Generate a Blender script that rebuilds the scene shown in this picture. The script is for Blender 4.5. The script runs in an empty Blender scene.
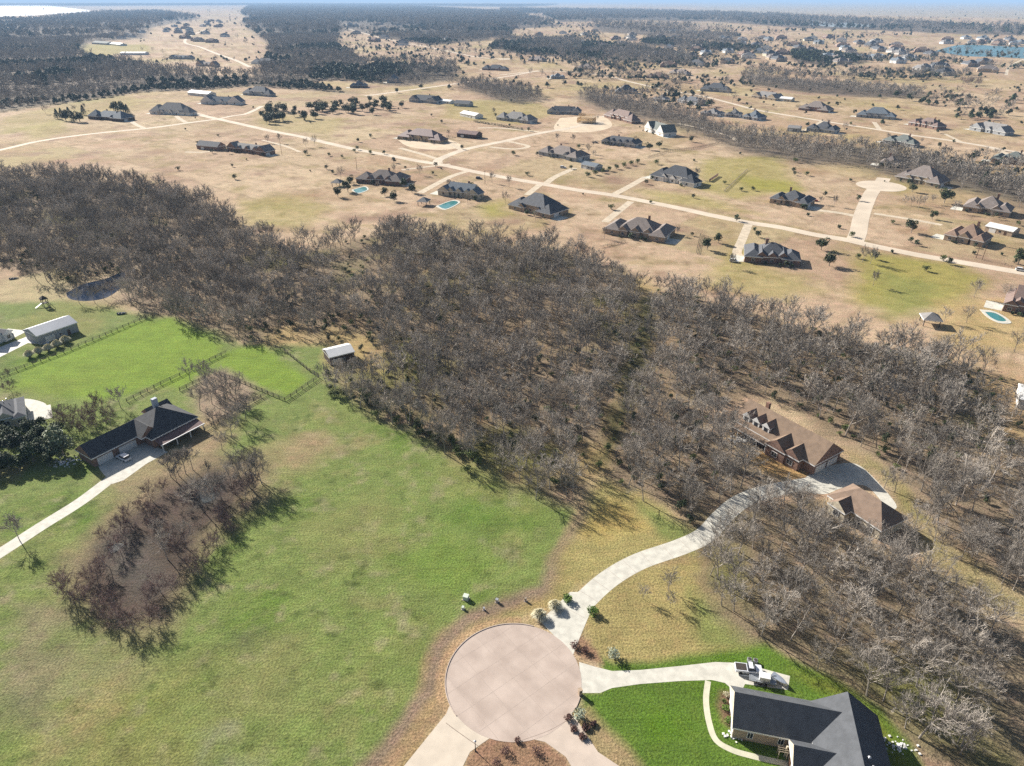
import bpy, math, random
import numpy as np
from mathutils import Vector, Matrix
random.seed(7); np.random.seed(7)
R = math.radians
S = bpy.context.scene
COL = S.collection
# ---------------------------------------------------------------- camera, sky, sun, exposure
CAM_H = 120.0; PITCH = R(29.33); FPX = 682.66
cam = bpy.data.objects.new('camera', bpy.data.cameras.new('camera')); COL.objects.link(cam)
cam.location = (0, 0, CAM_H); cam.rotation_euler = (R(90) - PITCH, 0, 0)
cam.data.sensor_width = 36; cam.data.lens = 24; cam.data.clip_start = 1; cam.data.clip_end = 120000
S.camera = cam
SUN_AZ = R(137); SUN_EL = R(28)          # azimuth counter-clockwise from +X, elevation
world = bpy.data.worlds.new('World'); S.world = world; world.use_nodes = True
wn = world.node_tree; bg = wn.nodes['Background']
sky = wn.nodes.new('ShaderNodeTexSky'); sky.sky_type = 'NISHITA'; sky.sun_disc = False
sky.sun_elevation = SUN_EL; sky.sun_rotation = R(90) - SUN_AZ; sky.air_density = 1.0; sky.dust_density = 2.0; sky.ozone_density = 1.5
wn.links.new(sky.outputs[0], bg.inputs[0]); bg.inputs[1].default_value = 0.05
sl = bpy.data.lights.new('sun', 'SUN'); sl.energy = 5.0; sl.angle = R(0.53); sl.color = (1.0, 0.945, 0.87)
sun = bpy.data.objects.new('sun', sl); COL.objects.link(sun)
sd = Vector((math.cos(SUN_AZ) * math.cos(SUN_EL), math.sin(SUN_AZ) * math.cos(SUN_EL), math.sin(SUN_EL)))
sun.rotation_euler = sd.to_track_quat('Z', 'Y').to_euler(); sun.location = (0, 0, 300)
S.view_settings.view_transform = 'Standard'; S.view_settings.look = 'None'
S.view_settings.exposure = 1.05; S.view_settings.gamma = 1
S.render.engine = 'CYCLES'
S.cycles.max_bounces = 4; S.cycles.diffuse_bounces = 2; S.cycles.glossy_bounces = 2; S.cycles.transmission_bounces = 2
S.cycles.volume_bounces = 0; S.cycles.use_denoising = False; S.cycles.caustics_reflective = False

# ---------------------------------------------------------------- helpers
def P(x, y, z=0.0):
    """point on the horizontal plane z seen at photo pixel x, y (used only to read positions off the photo)"""
    u = (x - 512) / FPX; v = (y - 383) / FPX
    dy = math.cos(PITCH) - v * math.sin(PITCH); dz = -math.sin(PITCH) - v * math.cos(PITCH)
    dz = min(dz, -0.006)
    t = (CAM_H - z) / -dz
    return Vector((u * t, dy * t, z))
def tag(o, label=None, cat=None, group=None, kind=None):
    if label: o['label'] = label
    if cat: o['category'] = cat
    if group: o['group'] = group
    if kind: o['kind'] = kind
    return o
def empty(name, loc, rz=0.0):
    o = bpy.data.objects.new(name, None); COL.objects.link(o)
    o.location = loc; o.rotation_euler = (0, 0, rz); o.empty_display_size = 0.5
    return o
def link(name, me, parent=None, loc=None, rz=None):
    o = bpy.data.objects.new(name, me); COL.objects.link(o)
    if parent is not None: o.parent = parent
    if loc is not None: o.location = loc
    if rz is not None: o.rotation_euler = (0, 0, rz)
    return o
class MB:
    def __init__(s): s.v = []; s.f = []; s.m = []
    def face(s, pts, m=0):
        i = len(s.v); s.v += [tuple(p) for p in pts]; s.f.append(tuple(range(i, i + len(pts)))); s.m.append(m)
    def add(s, vs, fs, m=0):
        i = len(s.v); s.v += [tuple(p) for p in vs]
        for f in fs: s.f.append(tuple(i + k for k in f)); s.m.append(m)
    def box(s, x0, x1, y0, y1, z0, z1, m=0, rz=0, c=None):
        vs = [(x, y, z) for z in (z0, z1) for x, y in ((x0, y0), (x1, y0), (x1, y1), (x0, y1))]
        if rz:
            cx, cy = c or ((x0 + x1) / 2, (y0 + y1) / 2); ca, sa = math.cos(rz), math.sin(rz)
            vs = [(cx + (x - cx) * ca - (y - cy) * sa, cy + (x - cx) * sa + (y - cy) * ca, z) for x, y, z in vs]
        s.add(vs, [(0, 3, 2, 1), (4, 5, 6, 7), (0, 1, 5, 4), (1, 2, 6, 5), (2, 3, 7, 6), (3, 0, 4, 7)], m)
    def tube(s, p, q, r0, r1, n=5, m=0, cap=True):
        p = Vector(p); q = Vector(q); d = (q - p)
        if d.length < 1e-6: return
        d.normalize(); a = d.orthogonal().normalized(); b = d.cross(a)
        vs = [p + (a * math.cos(t) + b * math.sin(t)) * r0 for t in [2 * math.pi * k / n for k in range(n)]]
        vs += [q + (a * math.cos(t) + b * math.sin(t)) * r1 for t in [2 * math.pi * k / n for k in range(n)]]
        fs = [(k, (k + 1) % n, n + (k + 1) % n, n + k) for k in range(n)]
        if cap: fs += [tuple(range(n - 1, -1, -1)), tuple(range(n, 2 * n))]
        s.add(vs, fs, m)
    def mesh(s, name, mats, smooth=False):
        me = bpy.data.meshes.new(name); me.from_pydata(s.v, [], s.f)
        for mt in (mats if isinstance(mats, (list, tuple)) else [mats]): me.materials.append(mt)
        if any(s.m): me.polygons.foreach_set('material_index', s.m)
        if smooth: me.polygons.foreach_set('use_smooth', [True] * len(s.f))
        me.update(); return me
    def build(s, name, mats, parent=None, loc=None, rz=None, smooth=False):
        return link(name, s.mesh(name, mats, smooth), parent, loc, rz)

def mat(name, col, rough=0.85, var=0.15, scale=1.0, col2=None, metal=0.0, spec=0.3, bump=0.0, rand=0.0, coord='Object', stripe=None):
    m = bpy.data.materials.new(name); m.use_nodes = True; nt = m.node_tree; N = nt.nodes; L = nt.links
    b = N['Principled BSDF']; b.inputs['Roughness'].default_value = rough; b.inputs['Metallic'].default_value = metal
    b.inputs['Specular IOR Level'].default_value = spec
    tc = N.new('ShaderNodeTexCoord'); nz = N.new('ShaderNodeTexNoise'); nz.inputs['Scale'].default_value = scale; nz.inputs['Detail'].default_value = 5
    L.new(tc.outputs[coord], nz.inputs['Vector'])
    mx = N.new('ShaderNodeMix'); mx.data_type = 'RGBA'
    c2 = col2 or tuple(c * (1 - var) for c in col)
    c1 = col if col2 else tuple(min(1, c * (1 + var)) for c in col)
    mx.inputs[6].default_value = (*c1, 1); mx.inputs[7].default_value = (*c2, 1)
    rm = N.new('ShaderNodeMapRange'); rm.inputs[1].default_value = 0.35; rm.inputs[2].default_value = 0.65
    L.new(nz.outputs[0], rm.inputs[0]); L.new(rm.outputs[0], mx.inputs[0])
    out = mx.outputs[2]
    if stripe:
        wv = N.new('ShaderNodeTexWave'); wv.inputs['Scale'].default_value = stripe[0]; wv.bands_direction = stripe[1]
        wv.inputs['Distortion'].default_value = stripe[3] if len(stripe) > 3 else 0.0
        L.new(tc.outputs[coord], wv.inputs['Vector'])
        r2 = N.new('ShaderNodeMapRange'); r2.inputs[1].default_value = 0.0; r2.inputs[2].default_value = 0.35; r2.inputs[3].default_value = stripe[2]; r2.inputs[4].default_value = 1.0
        L.new(wv.outputs['Fac'], r2.inputs[0])
        ml = N.new('ShaderNodeVectorMath'); ml.operation = 'SCALE'; L.new(out, ml.inputs[0]); L.new(r2.outputs[0], ml.inputs['Scale']); out = ml.outputs[0]
    if rand:
        oi = N.new('ShaderNodeObjectInfo'); r3 = N.new('ShaderNodeMapRange'); r3.inputs[3].default_value = 1 - rand; r3.inputs[4].default_value = 1 + rand
        L.new(oi.outputs['Random'], r3.inputs[0])
        ml = N.new('ShaderNodeVectorMath'); ml.operation = 'SCALE'; L.new(out, ml.inputs[0]); L.new(r3.outputs[0], ml.inputs['Scale']); out = ml.outputs[0]
    L.new(out, b.inputs['Base Color'])
    if bump:
        bp = N.new('ShaderNodeBump'); bp.inputs['Strength'].default_value = bump; bp.inputs['Distance'].default_value = 0.05
        n2 = N.new('ShaderNodeTexNoise'); n2.inputs['Scale'].default_value = scale * 6; L.new(tc.outputs[coord], n2.inputs['Vector'])
        L.new(n2.outputs[0], bp.inputs['Height']); L.new(bp.outputs[0], b.inputs['Normal'])
    return m

# ---------------------------------------------------------------- noise and polygon tools (world metres)
def vnoise(x, y, scale, seed):
    x = x / scale; y = y / scale
    xi = np.floor(x).astype(np.int64); yi = np.floor(y).astype(np.int64); fx = x - xi; fy = y - yi
    fx = fx * fx * (3 - 2 * fx); fy = fy * fy * (3 - 2 * fy)
    def h(a, b):
        n = (a * 374761393 + b * 668265263 + seed * 1442695041) & 0xffffffff
        n = ((n ^ (n >> 13)) * 1274126177) & 0xffffffff
        return ((n ^ (n >> 16)) & 0xffff) / 65535.0
    return (h(xi, yi) * (1 - fx) + h(xi + 1, yi) * fx) * (1 - fy) + (h(xi, yi + 1) * (1 - fx) + h(xi + 1, yi + 1) * fx) * fy
def fbm(x, y, scale, seed, o=4):
    t = 0; a = 1; w = 0
    for k in range(o):
        t = t + a * vnoise(x, y, scale / 2 ** k, seed + k * 17); w += a; a *= 0.55
    return t / w
def PW(pix): return [P(*p)[:2] for p in pix]
def sdist(px, py, poly):
    """signed distance, positive inside"""
    n = len(poly); d = np.full(px.shape, 1e18); ins = np.zeros(px.shape, bool)
    for i in range(n):
        ax, ay = poly[i]; bx, by = poly[(i + 1) % n]
        ex, ey = bx - ax, by - ay; wx, wy = px - ax, py - ay
        t = np.clip((wx * ex + wy * ey) / (ex * ex + ey * ey + 1e-12), 0, 1)
        d = np.minimum(d, (wx - ex * t) ** 2 + (wy - ey * t) ** 2)
        c = (ay > py) != (by > py)
        xx = (bx - ax) * (py - ay) / ((by - ay) if abs(by - ay) > 1e-12 else 1e-12) + ax
        ins ^= c & (px < xx)
    d = np.sqrt(d); return np.where(ins, d, -d)
def ldist(px, py, line):
    d = np.full(px.shape, 1e18)
    for (ax, ay), (bx, by) in zip(line[:-1], line[1:]):
        ex, ey = bx - ax, by - ay; wx, wy = px - ax, py - ay
        t = np.clip((wx * ex + wy * ey) / (ex * ex + ey * ey + 1e-12), 0, 1)
        d = np.minimum(d, (wx - ex * t) ** 2 + (wy - ey * t) ** 2)
    return np.sqrt(d)

# ---------------------------------------------------------------- woods (photo pixels of their ground outline)
WOOD_MAIN = [(-60,150),(0,175),(60,178),(130,186),(200,200),(240,228),(290,252),(340,245),(380,232),(420,236),(455,240),(510,245),(560,248),(600,268),(660,290),(720,303),(780,322),(850,340),(920,352),(1000,375),(1080,395),
 (1080,640),(1024,596),(985,572),(945,540),(925,520),(900,490),(878,466),(850,445),(818,425),(775,398),(735,392),(715,410),(722,435),(760,470),(800,482),(745,500),(705,535),(690,528),(655,508),(622,492),(600,478),(580,490),(560,505),(520,500),(480,478),(440,452),(400,430),(355,405),(322,385),(328,350),(290,330),(268,340),(230,338),(190,325),(150,312),(120,300),(128,280),(108,272),(60,292),(35,280),(0,262),(-60,255)]
WOOD_CLEAR = [[(322,368),(318,335),(335,325),(380,340),(378,372)], [(975,375),(1050,380),(1050,400),(985,395)],[(985,425),(1050,425),(1050,455),(985,450)],
 [(270,330),(300,325),(318,345),(300,352),(262,345)],[(560,470),(585,440),(605,450),(600,480)],[(628,278),(650,278),(655,292),(635,295)],[(640,300),(656,300),(650,340),(640,380),(622,420),(604,455),(590,462),(604,425),(620,385),(632,340)],[(930,300),(1050,300),(1050,350),(940,345)]]
WOOD_SOUTH = [(700,575),(708,550),(738,520),(770,503),(800,500),(830,505),(855,530),(890,552),(925,560),(960,590),(1000,620),(1050,640),(1060,800),(990,800),(950,766),(905,735),(880,712),(850,690),(812,672),(790,655),(750,640),(720,615)]
WOODS_FAR = {
 'w1': [(-80,20),(40,20),(100,13),(160,12),(200,18),(150,28),(145,38),(90,42),(75,55),(130,62),(165,72),(250,78),(262,70),(270,45),(240,22),(300,12),(420,8),(520,14),(560,26),(500,30),(490,40),(430,45),(385,38),(350,30),(320,38),(345,50),(360,62),(455,66),(458,80),(400,86),(340,80),(300,82),(350,93),(250,86),(200,90),(140,92),(90,100),(40,106),(0,112),(-80,118)],
 'w2': [(575,98),(590,92),(640,102),(700,118),(745,132),(790,140),(850,146),(900,152),(960,168),(1060,190),(1060,215),(1010,200),(960,190),(900,182),(860,166),(800,163),(740,152),(690,132),(640,118),(600,110)],
 'w3': [(745,72),(800,80),(850,86),(925,92),(925,98),(860,97),(800,92),(745,84)],
 'w4': [(795,52),(860,58),(862,64),(820,66),(790,60)],
 'w5': [(500,40),(560,40),(620,46),(690,56),(690,64),(600,60),(520,54),(490,48)],
 'w6': [(460,82),(500,84),(530,90),(545,100),(520,104),(495,100),(460,88)],
 'w7': [(560,22),(640,20),(720,22),(800,28),(870,30),(960,34),(1060,36),(1060,30),(960,26),(880,22),(780,16),(640,14),(540,14)],
 'w11': [(250,5),(377,5),(510,13),(520,20),(510,38),(460,36),(403,30),(377,20),(340,20),(337,48),(300,48),(262,22),(240,14)],
 'w12': [(500,9),(640,11),(760,15),(800,18),(640,15),(500,13)],
 'w13': [(590,24),(680,28),(740,36),(730,40),(660,36),(600,32)],
 'w8': [(650,38),(730,44),(760,50),(700,50),(640,44)],
 'w9': [(860,148),(930,160),(1000,180),(1060,200),(1060,250),(1010,200),(960,180),(900,172)],
 'w10': [(-100,6),(100,6),(300,5),(520,7),(560,5),(300,2.5),(-100,2.5)],
}
# cleared pockets inside the far wood
FAR_CLEAR = [[(85,42),(160,45),(165,60),(120,62),(85,56)],[(135,38),(200,40),(205,34),(140,32)],[(160,22),(240,18),(245,30),(200,32),(165,28)],[(325,22),(420,26),(430,34),(340,32)]]
# ---------------------------------------------------------------- ground sheet
TAN = (0.41, 0.305, 0.20); GRN = (0.142, 0.185, 0.05); LUSH = (0.150, 0.225, 0.028); LAWN = (0.085, 0.145, 0.02); LITTER = (0.20, 0.155, 0.10)
STRAW = (0.36, 0.27, 0.11); YELG = (0.25, 0.235, 0.05); MULCH = (0.24, 0.15, 0.09); MUD = (0.07, 0.052, 0.042); PALE = (0.50, 0.40, 0.27)
_a, _b = P(322, 141.7), P(1024, 273); LOT_AZ = math.atan2(_b.y - _a.y, _b.x - _a.x)
def ground_colour(x, y):
    n = x.size; C = np.empty((n, 3)); r = np.hypot(x, y)
    n1 = fbm(x, y, 160, 1); n2 = fbm(x, y, 40, 5); n3 = fbm(x, y, 9, 11); nb = fbm(x, y, 900, 21)
    def lay(w, c):
        nonlocal C
        w = np.clip(w, 0, 1)[:, None]; C = C * (1 - w) + np.array(c) * w
    C[:] = TAN
    lay((n1 - 0.5) * 3.0, (0.34, 0.27, 0.12)); lay((n2 - 0.55) * 3.5, (0.30, 0.19, 0.115)); lay((0.42 - n3) * 2.5, PALE)
    lay((nb - 0.52) * 4 * (r > 1500), (0.30, 0.24, 0.17))
    ca, sa = math.cos(LOT_AZ), math.sin(LOT_AZ); u = (x * ca + y * sa + 14 * (n1 - .5)) / 62; v = (-x * sa + y * ca + 14 * (n1 - .5)) / 84
    iu = np.floor(u).astype(np.int64); iv = np.floor(v).astype(np.int64); hh = ((iu * 73856093) ^ (iv * 19349663)) & 0xffff; h1 = (hh % 97) / 97.0; h2 = (hh % 61) / 61.0
    lay((h1 - .7) * 1.5, (0.27, 0.245, 0.10)); lay((.5 - h1) * 1.2, (0.31, 0.21, 0.135)); lay((h2 - .7) * 1.8, (0.48, 0.385, 0.24))
    edge = np.minimum(np.abs(u - np.round(u)) * 62, np.abs(v - np.round(v)) * 84); lay((1.6 - edge) * .35 * (r < 1500), (0.20, 0.15, 0.08))
    st = np.sin((x * np.cos(h1 * 3) + y * np.sin(h1 * 3)) * 2 * np.pi / 4.5); lay(np.clip(st, 0, 1) * .12 * (r < 700), (0.28, 0.22, 0.12))
    lay((fbm(x, y, 18, 301) - .56) * 3.5, (0.25, 0.20, 0.09)); lay((fbm(x, y, 25, 307) - .56) * 3.5, (0.25, 0.165, 0.11)); lay((fbm(x, y, 7, 311) - .6) * 3.5, (0.20, 0.145, 0.08))
    wx = (n3 - 0.5) * 5; wy = (fbm(x, y, 9, 31) - 0.5) * 5
    def zone(pix, c, soft, warp=1.0, k=1.0, world=False):
        poly = pix if world else PW(pix)
        d = sdist(x + wx * warp, y + wy * warp, poly); lay(np.clip(0.5 + d / soft, 0, 1) * k, c)
        return d
    # upper tan fields with greener spots
    for poly, c, k in [([(0,118),(110,95),(150,100),(60,125),(0,135)], YELG, .35), ([(20,128),(60,120),(70,132),(30,140)], YELG, .4),
        ([(240,200),(300,195),(330,210),(300,232),(240,225)], YELG, .45), ([(700,160),(780,155),(800,190),(740,200),(700,190)], YELG, .6),
        ([(740,178),(790,182),(800,192),(750,190)], YELG, .9), ([(640,190),(700,195),(760,215),(660,203)], YELG, .55), ([(860,250),(960,265),(990,280),(960,300),(900,318),(850,300)], YELG, .8),
        ([(880,270),(940,285),(925,310),(890,315)], GRN, .45), ([(480,205),(506,200),(508,215),(490,218)], YELG, .8), ([(740,240),(770,268),(830,290),(780,300),(700,285)], YELG, .5),
        ([(450,103),(520,98),(560,112),(520,125),(440,118)], YELG, .45), ([(250,110),(350,118),(330,135),(260,128)], YELG, .3), ([(880,175),(920,185),(900,195)], YELG, .5),
        ([(60,43),(150,45),(150,52),(90,56)], YELG, .6)]:
        zone(poly, c, 14, 2, k)
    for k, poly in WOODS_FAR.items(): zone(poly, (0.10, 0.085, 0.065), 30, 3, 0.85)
    # pale and blue-grey far country beyond the houses
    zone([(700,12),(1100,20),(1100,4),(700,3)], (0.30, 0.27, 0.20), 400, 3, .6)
    # main wood floor
    dm = zone(WOOD_MAIN, LITTER, 8, 1.5)
    ins = np.clip(dm / 10, 0, 1)
    lay(ins * (n2 - 0.5) * 5, (0.13, 0.125, 0.04)); lay(ins * (n3 - 0.55) * 4, (0.22, 0.16, 0.09))
    for c in WOOD_CLEAR: zone(c, STRAW, 8, 1.5, .7)
    zone([(636,296),(660,296),(654,340),(644,380),(626,420),(606,460),(586,466),(600,425),(616,385),(628,340)], (0.06, 0.06, 0.025), 6, 2, .9)  # dark gully floor, with the shade of the gap put into its colour
    zone([(60,292),(120,270),(160,262),(150,300),(100,305)], (0.33, 0.26, 0.18), 6, 1, .5)
    zone([(0,280),(60,270),(70,300),(0,312)], (0.33, 0.28, 0.15), 6, 1, .8)
    # pasture group on the left
    zone([(-60,305),(60,300),(150,315),(215,330),(240,345),(325,345),(330,385),(400,430),(470,465),(560,505),(575,510),(545,600),(440,640),(380,800),(-200,800),(-200,305)], GRN, 6, 1)
    g = np.clip(sdist(x, y, PW([(-60,305),(150,315),(325,345),(560,505),(545,600),(440,640),(380,800),(-200,800),(-200,305)])) / 8, 0, 1)
    lay(g * (n2 - 0.56) * 2.6, (0.21, 0.195, 0.07)); lay(g * (fbm(x, y, 16, 77) - 0.60) * 4.0, (0.25, 0.20, 0.10)); lay(g * (fbm(x, y, 14, 99) - 0.55) * 3, (0.085, 0.145, 0.02)); lay(g * (fbm(x, y, 4, 123) - 0.58) * 3, (0.24, 0.22, 0.12)); lay(g * (fbm(x, y, 3, 133) - 0.62) * 4, (0.06, 0.085, 0.02))
    ml = np.sin((x * .62 - y * .78) * 2 * np.pi / 3.4 + 2 * n2); lay(g * np.clip(ml - .4, 0, 1) * .4, (0.23, 0.25, 0.09))
    for pz, cz, kz in [([(0,600),(60,610),(80,660),(60,700),(20,720),(0,700)], (0.21, 0.165, 0.11), .6), ([(90,640),(150,660),(120,700),(60,690)], (0.20, 0.18, 0.10), .5), ([(240,636),(262,636),(264,652),(240,655)], (0.075, 0.075, 0.045), .8), ([(10,680),(45,685),(40,705),(12,700)], (0.06, 0.09, 0.03), .6),
        ([(300,520),(360,500),(420,530),(380,570),(310,560)], (0.19, 0.19, 0.07), .5), ([(200,660),(300,640),(320,700),(230,740)], (0.18, 0.18, 0.07), .45), ([(380,560),(450,540),(500,570),(440,600)], (0.12, 0.19, 0.03), .6), ([(60,720),(160,700),(200,760),(80,790)], (0.19, 0.18, 0.06), .45), ([(440,500),(520,500),(530,540),(470,545)], (0.10, 0.17, 0.03), .5), ([(210,745),(235,750),(230,766),(205,764)], (0.20, 0.18, 0.15), .5)]:
        zone(pz, cz, 7, 3, kz)
    zone([(20,362),(70,348),(135,322),(170,318),(222,345),(222,358),(180,388),(150,386),(105,402),(60,398),(10,388)], LUSH, 5, 1)
    zone([(228,352),(262,345),(310,378),(285,398),(262,388),(215,368)], LUSH, 4, 1, .95)
    lay(np.clip(sdist(x, y, PW([(0,372),(135,322),(222,345),(222,358),(105,402),(0,395)])) / 6, 0, 1) * (n2 - 0.5) * 2.5, (0.14, 0.17, 0.03))
    zone([(195,378),(225,368),(262,390),(235,415),(200,425),(190,400)], (0.27, 0.20, 0.15), 5, 1, .85)
    zone([(100,330),(110,300),(60,300),(20,320),(10,340),(60,350)], (0.19, 0.18, 0.06), 6, 1, .5)
    zone([(120,425),(205,415),(240,420),(210,470),(120,500),(100,480)], (0.27, 0.20, 0.12), 7, 1.5, .7)
    zone([(245,450),(330,430),(340,455),(270,475),(240,470)], (0.28, 0.20, 0.12), 6, 2, .5)
    # brushy dry pond in the field
    zone([(60,560),(100,515),(170,470),(205,455),(262,462),(285,495),(245,520),(200,560),(190,600),(165,640),(120,640),(60,610)], (0.19, 0.145, 0.09), 7, 1.6, .8)
    zone([(85,560),(120,520),(170,485),(215,468),(255,480),(240,505),(195,540),(175,585),(150,625),(120,622),(80,590)], MUD, 5, 1.2, .9)
    zone([(185,480),(225,478),(215,505),(190,512)], (0.055, 0.055, 0.05), 4, 1, .8)
    zone([(98,545),(122,520),(150,545),(165,590),(145,600),(118,580)], (0.09, 0.08, 0.065), 5, 1, .8)
    # verge and ditch round the cul-de-sac
    vc = P(513.5, 678); dd = np.hypot(x - vc.x, y - vc.y)
    line = PW([(585,505),(545,590),(500,606),(465,622),(440,648),(428,690),(395,735),(350,800)])
    dl = ldist(x + wx * .5, y + wy * .5, line)
    zone([(405,800),(440,715),(445,660),(470,628),(512,612),(560,612),(600,500),(578,500),(545,590),(500,602),(455,625),(425,660),(418,700),(345,800)], (0.27, 0.20, 0.085), 3, .5, .9)
    lay(np.clip(1.2 - dl / 2.6, 0, 1) * .85, (0.20, 0.145, 0.105))
    lay(np.clip(1.3 - np.abs(dd - 14.9) / 1.0, 0, 1) * (x < 2) * .7, (0.36, 0.235, 0.13))
    zone([(440,700),(446,712),(395,770),(375,800),(345,800),(400,745)], (0.30, 0.20, 0.12), 2, .4, .6)
    # triangle between field and driveway, drive lawn, meadow
    zone([(585,500),(605,480),(640,492),(690,530),(700,545),(610,575),(555,610),(548,600)], (0.27, 0.235, 0.09), 5, 1)
    zone([(590,510),(625,500),(640,530),(600,540),(575,535)], (0.36, 0.26, 0.08), 4, 1.5, .6)
    zone([(640,505),(700,535),(690,550),(650,535)], GRN, 4, 1.5, .8)
    zone([(590,590),(640,565),(700,552),(715,590),(760,640),(800,665),(700,662),(610,665),(580,645)], (0.27, 0.225, 0.09), 4, 1)
    zone([(690,590),(720,600),(790,660),(730,650),(700,640)], GRN, 4, 1.5, .7)
    ds = zone(WOOD_SOUTH, (0.19, 0.15, 0.095), 5, 1.5); i2 = np.clip(ds / 8, 0, 1); lay(i2 * (n2 - .5) * 5, (0.13, 0.13, 0.04))
    zone([(700,515),(760,505),(720,555),(700,560)], (0.10, 0.10, 0.04), 5, 1.5, .5)
    zone([(915,520),(940,538),(1000,580),(1024,600),(1024,625),(960,592),(925,562),(915,545)], (0.22, 0.195, 0.08), 7, 2.5, .75)
    zone([(880,480),(905,490),(935,530),(900,510)], (0.20, 0.17, 0.07), 4, 1, .8)
    zone([(740,452),(765,448),(815,465),(820,476),(790,480),(760,472)], (0.42, 0.27, 0.11), 2.5, .5, .9)
    zone([(800,426),(850,450),(885,470),(870,468),(815,436)], (0.28, 0.225, 0.11), 4, 2, .7)
    zone([(855,455),(885,468),(925,520),(910,520),(880,480)], (0.20, 0.18, 0.07), 4, 2, .7)
    zone([(985,360),(1060,365),(1060,470),(990,450),(985,400)], (0.36, 0.25, 0.14), 8, 1.5, .6)
    # watered lawns of the house at the lower right
    lawn = [(598,655),(612,662),(650,660),(700,652),(735,650),(765,645),(830,676),(880,706),(910,740),(945,800),(600,800),(586,745),(575,715),(582,690),(598,690)]
    dw = zone(lawn, LAWN, 2.2, .4)
    lay(np.clip(dw / 2, 0, 1) * (n3 - .48) * 2.4, (0.075, 0.15, 0.01))
    zone([(790,670),(830,680),(880,710),(945,800),(905,800),(870,720)], (0.16, 0.17, 0.03), 4, 1, .7)
    zone([(572,712),(586,706),(600,725),(640,766),(660,800),(570,800),(582,740)], (0.30, 0.22, 0.12), 2.5, .6, .85)
    zone([(560,636),(576,632),(596,650),(602,664),(580,658)], MULCH, 1.2, .3)
    zone([(462,800),(466,757),(488,739),(520,735),(546,742),(566,758),(572,800)], MULCH, 1.0, .15)
    zone([(720,690),(735,690),(740,720),(800,732),(800,750),(745,738),(722,722),(716,705)], (0.15, 0.10, 0.06), 1.5, .2)
    return np.clip(C, 0.01, 1)

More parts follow.
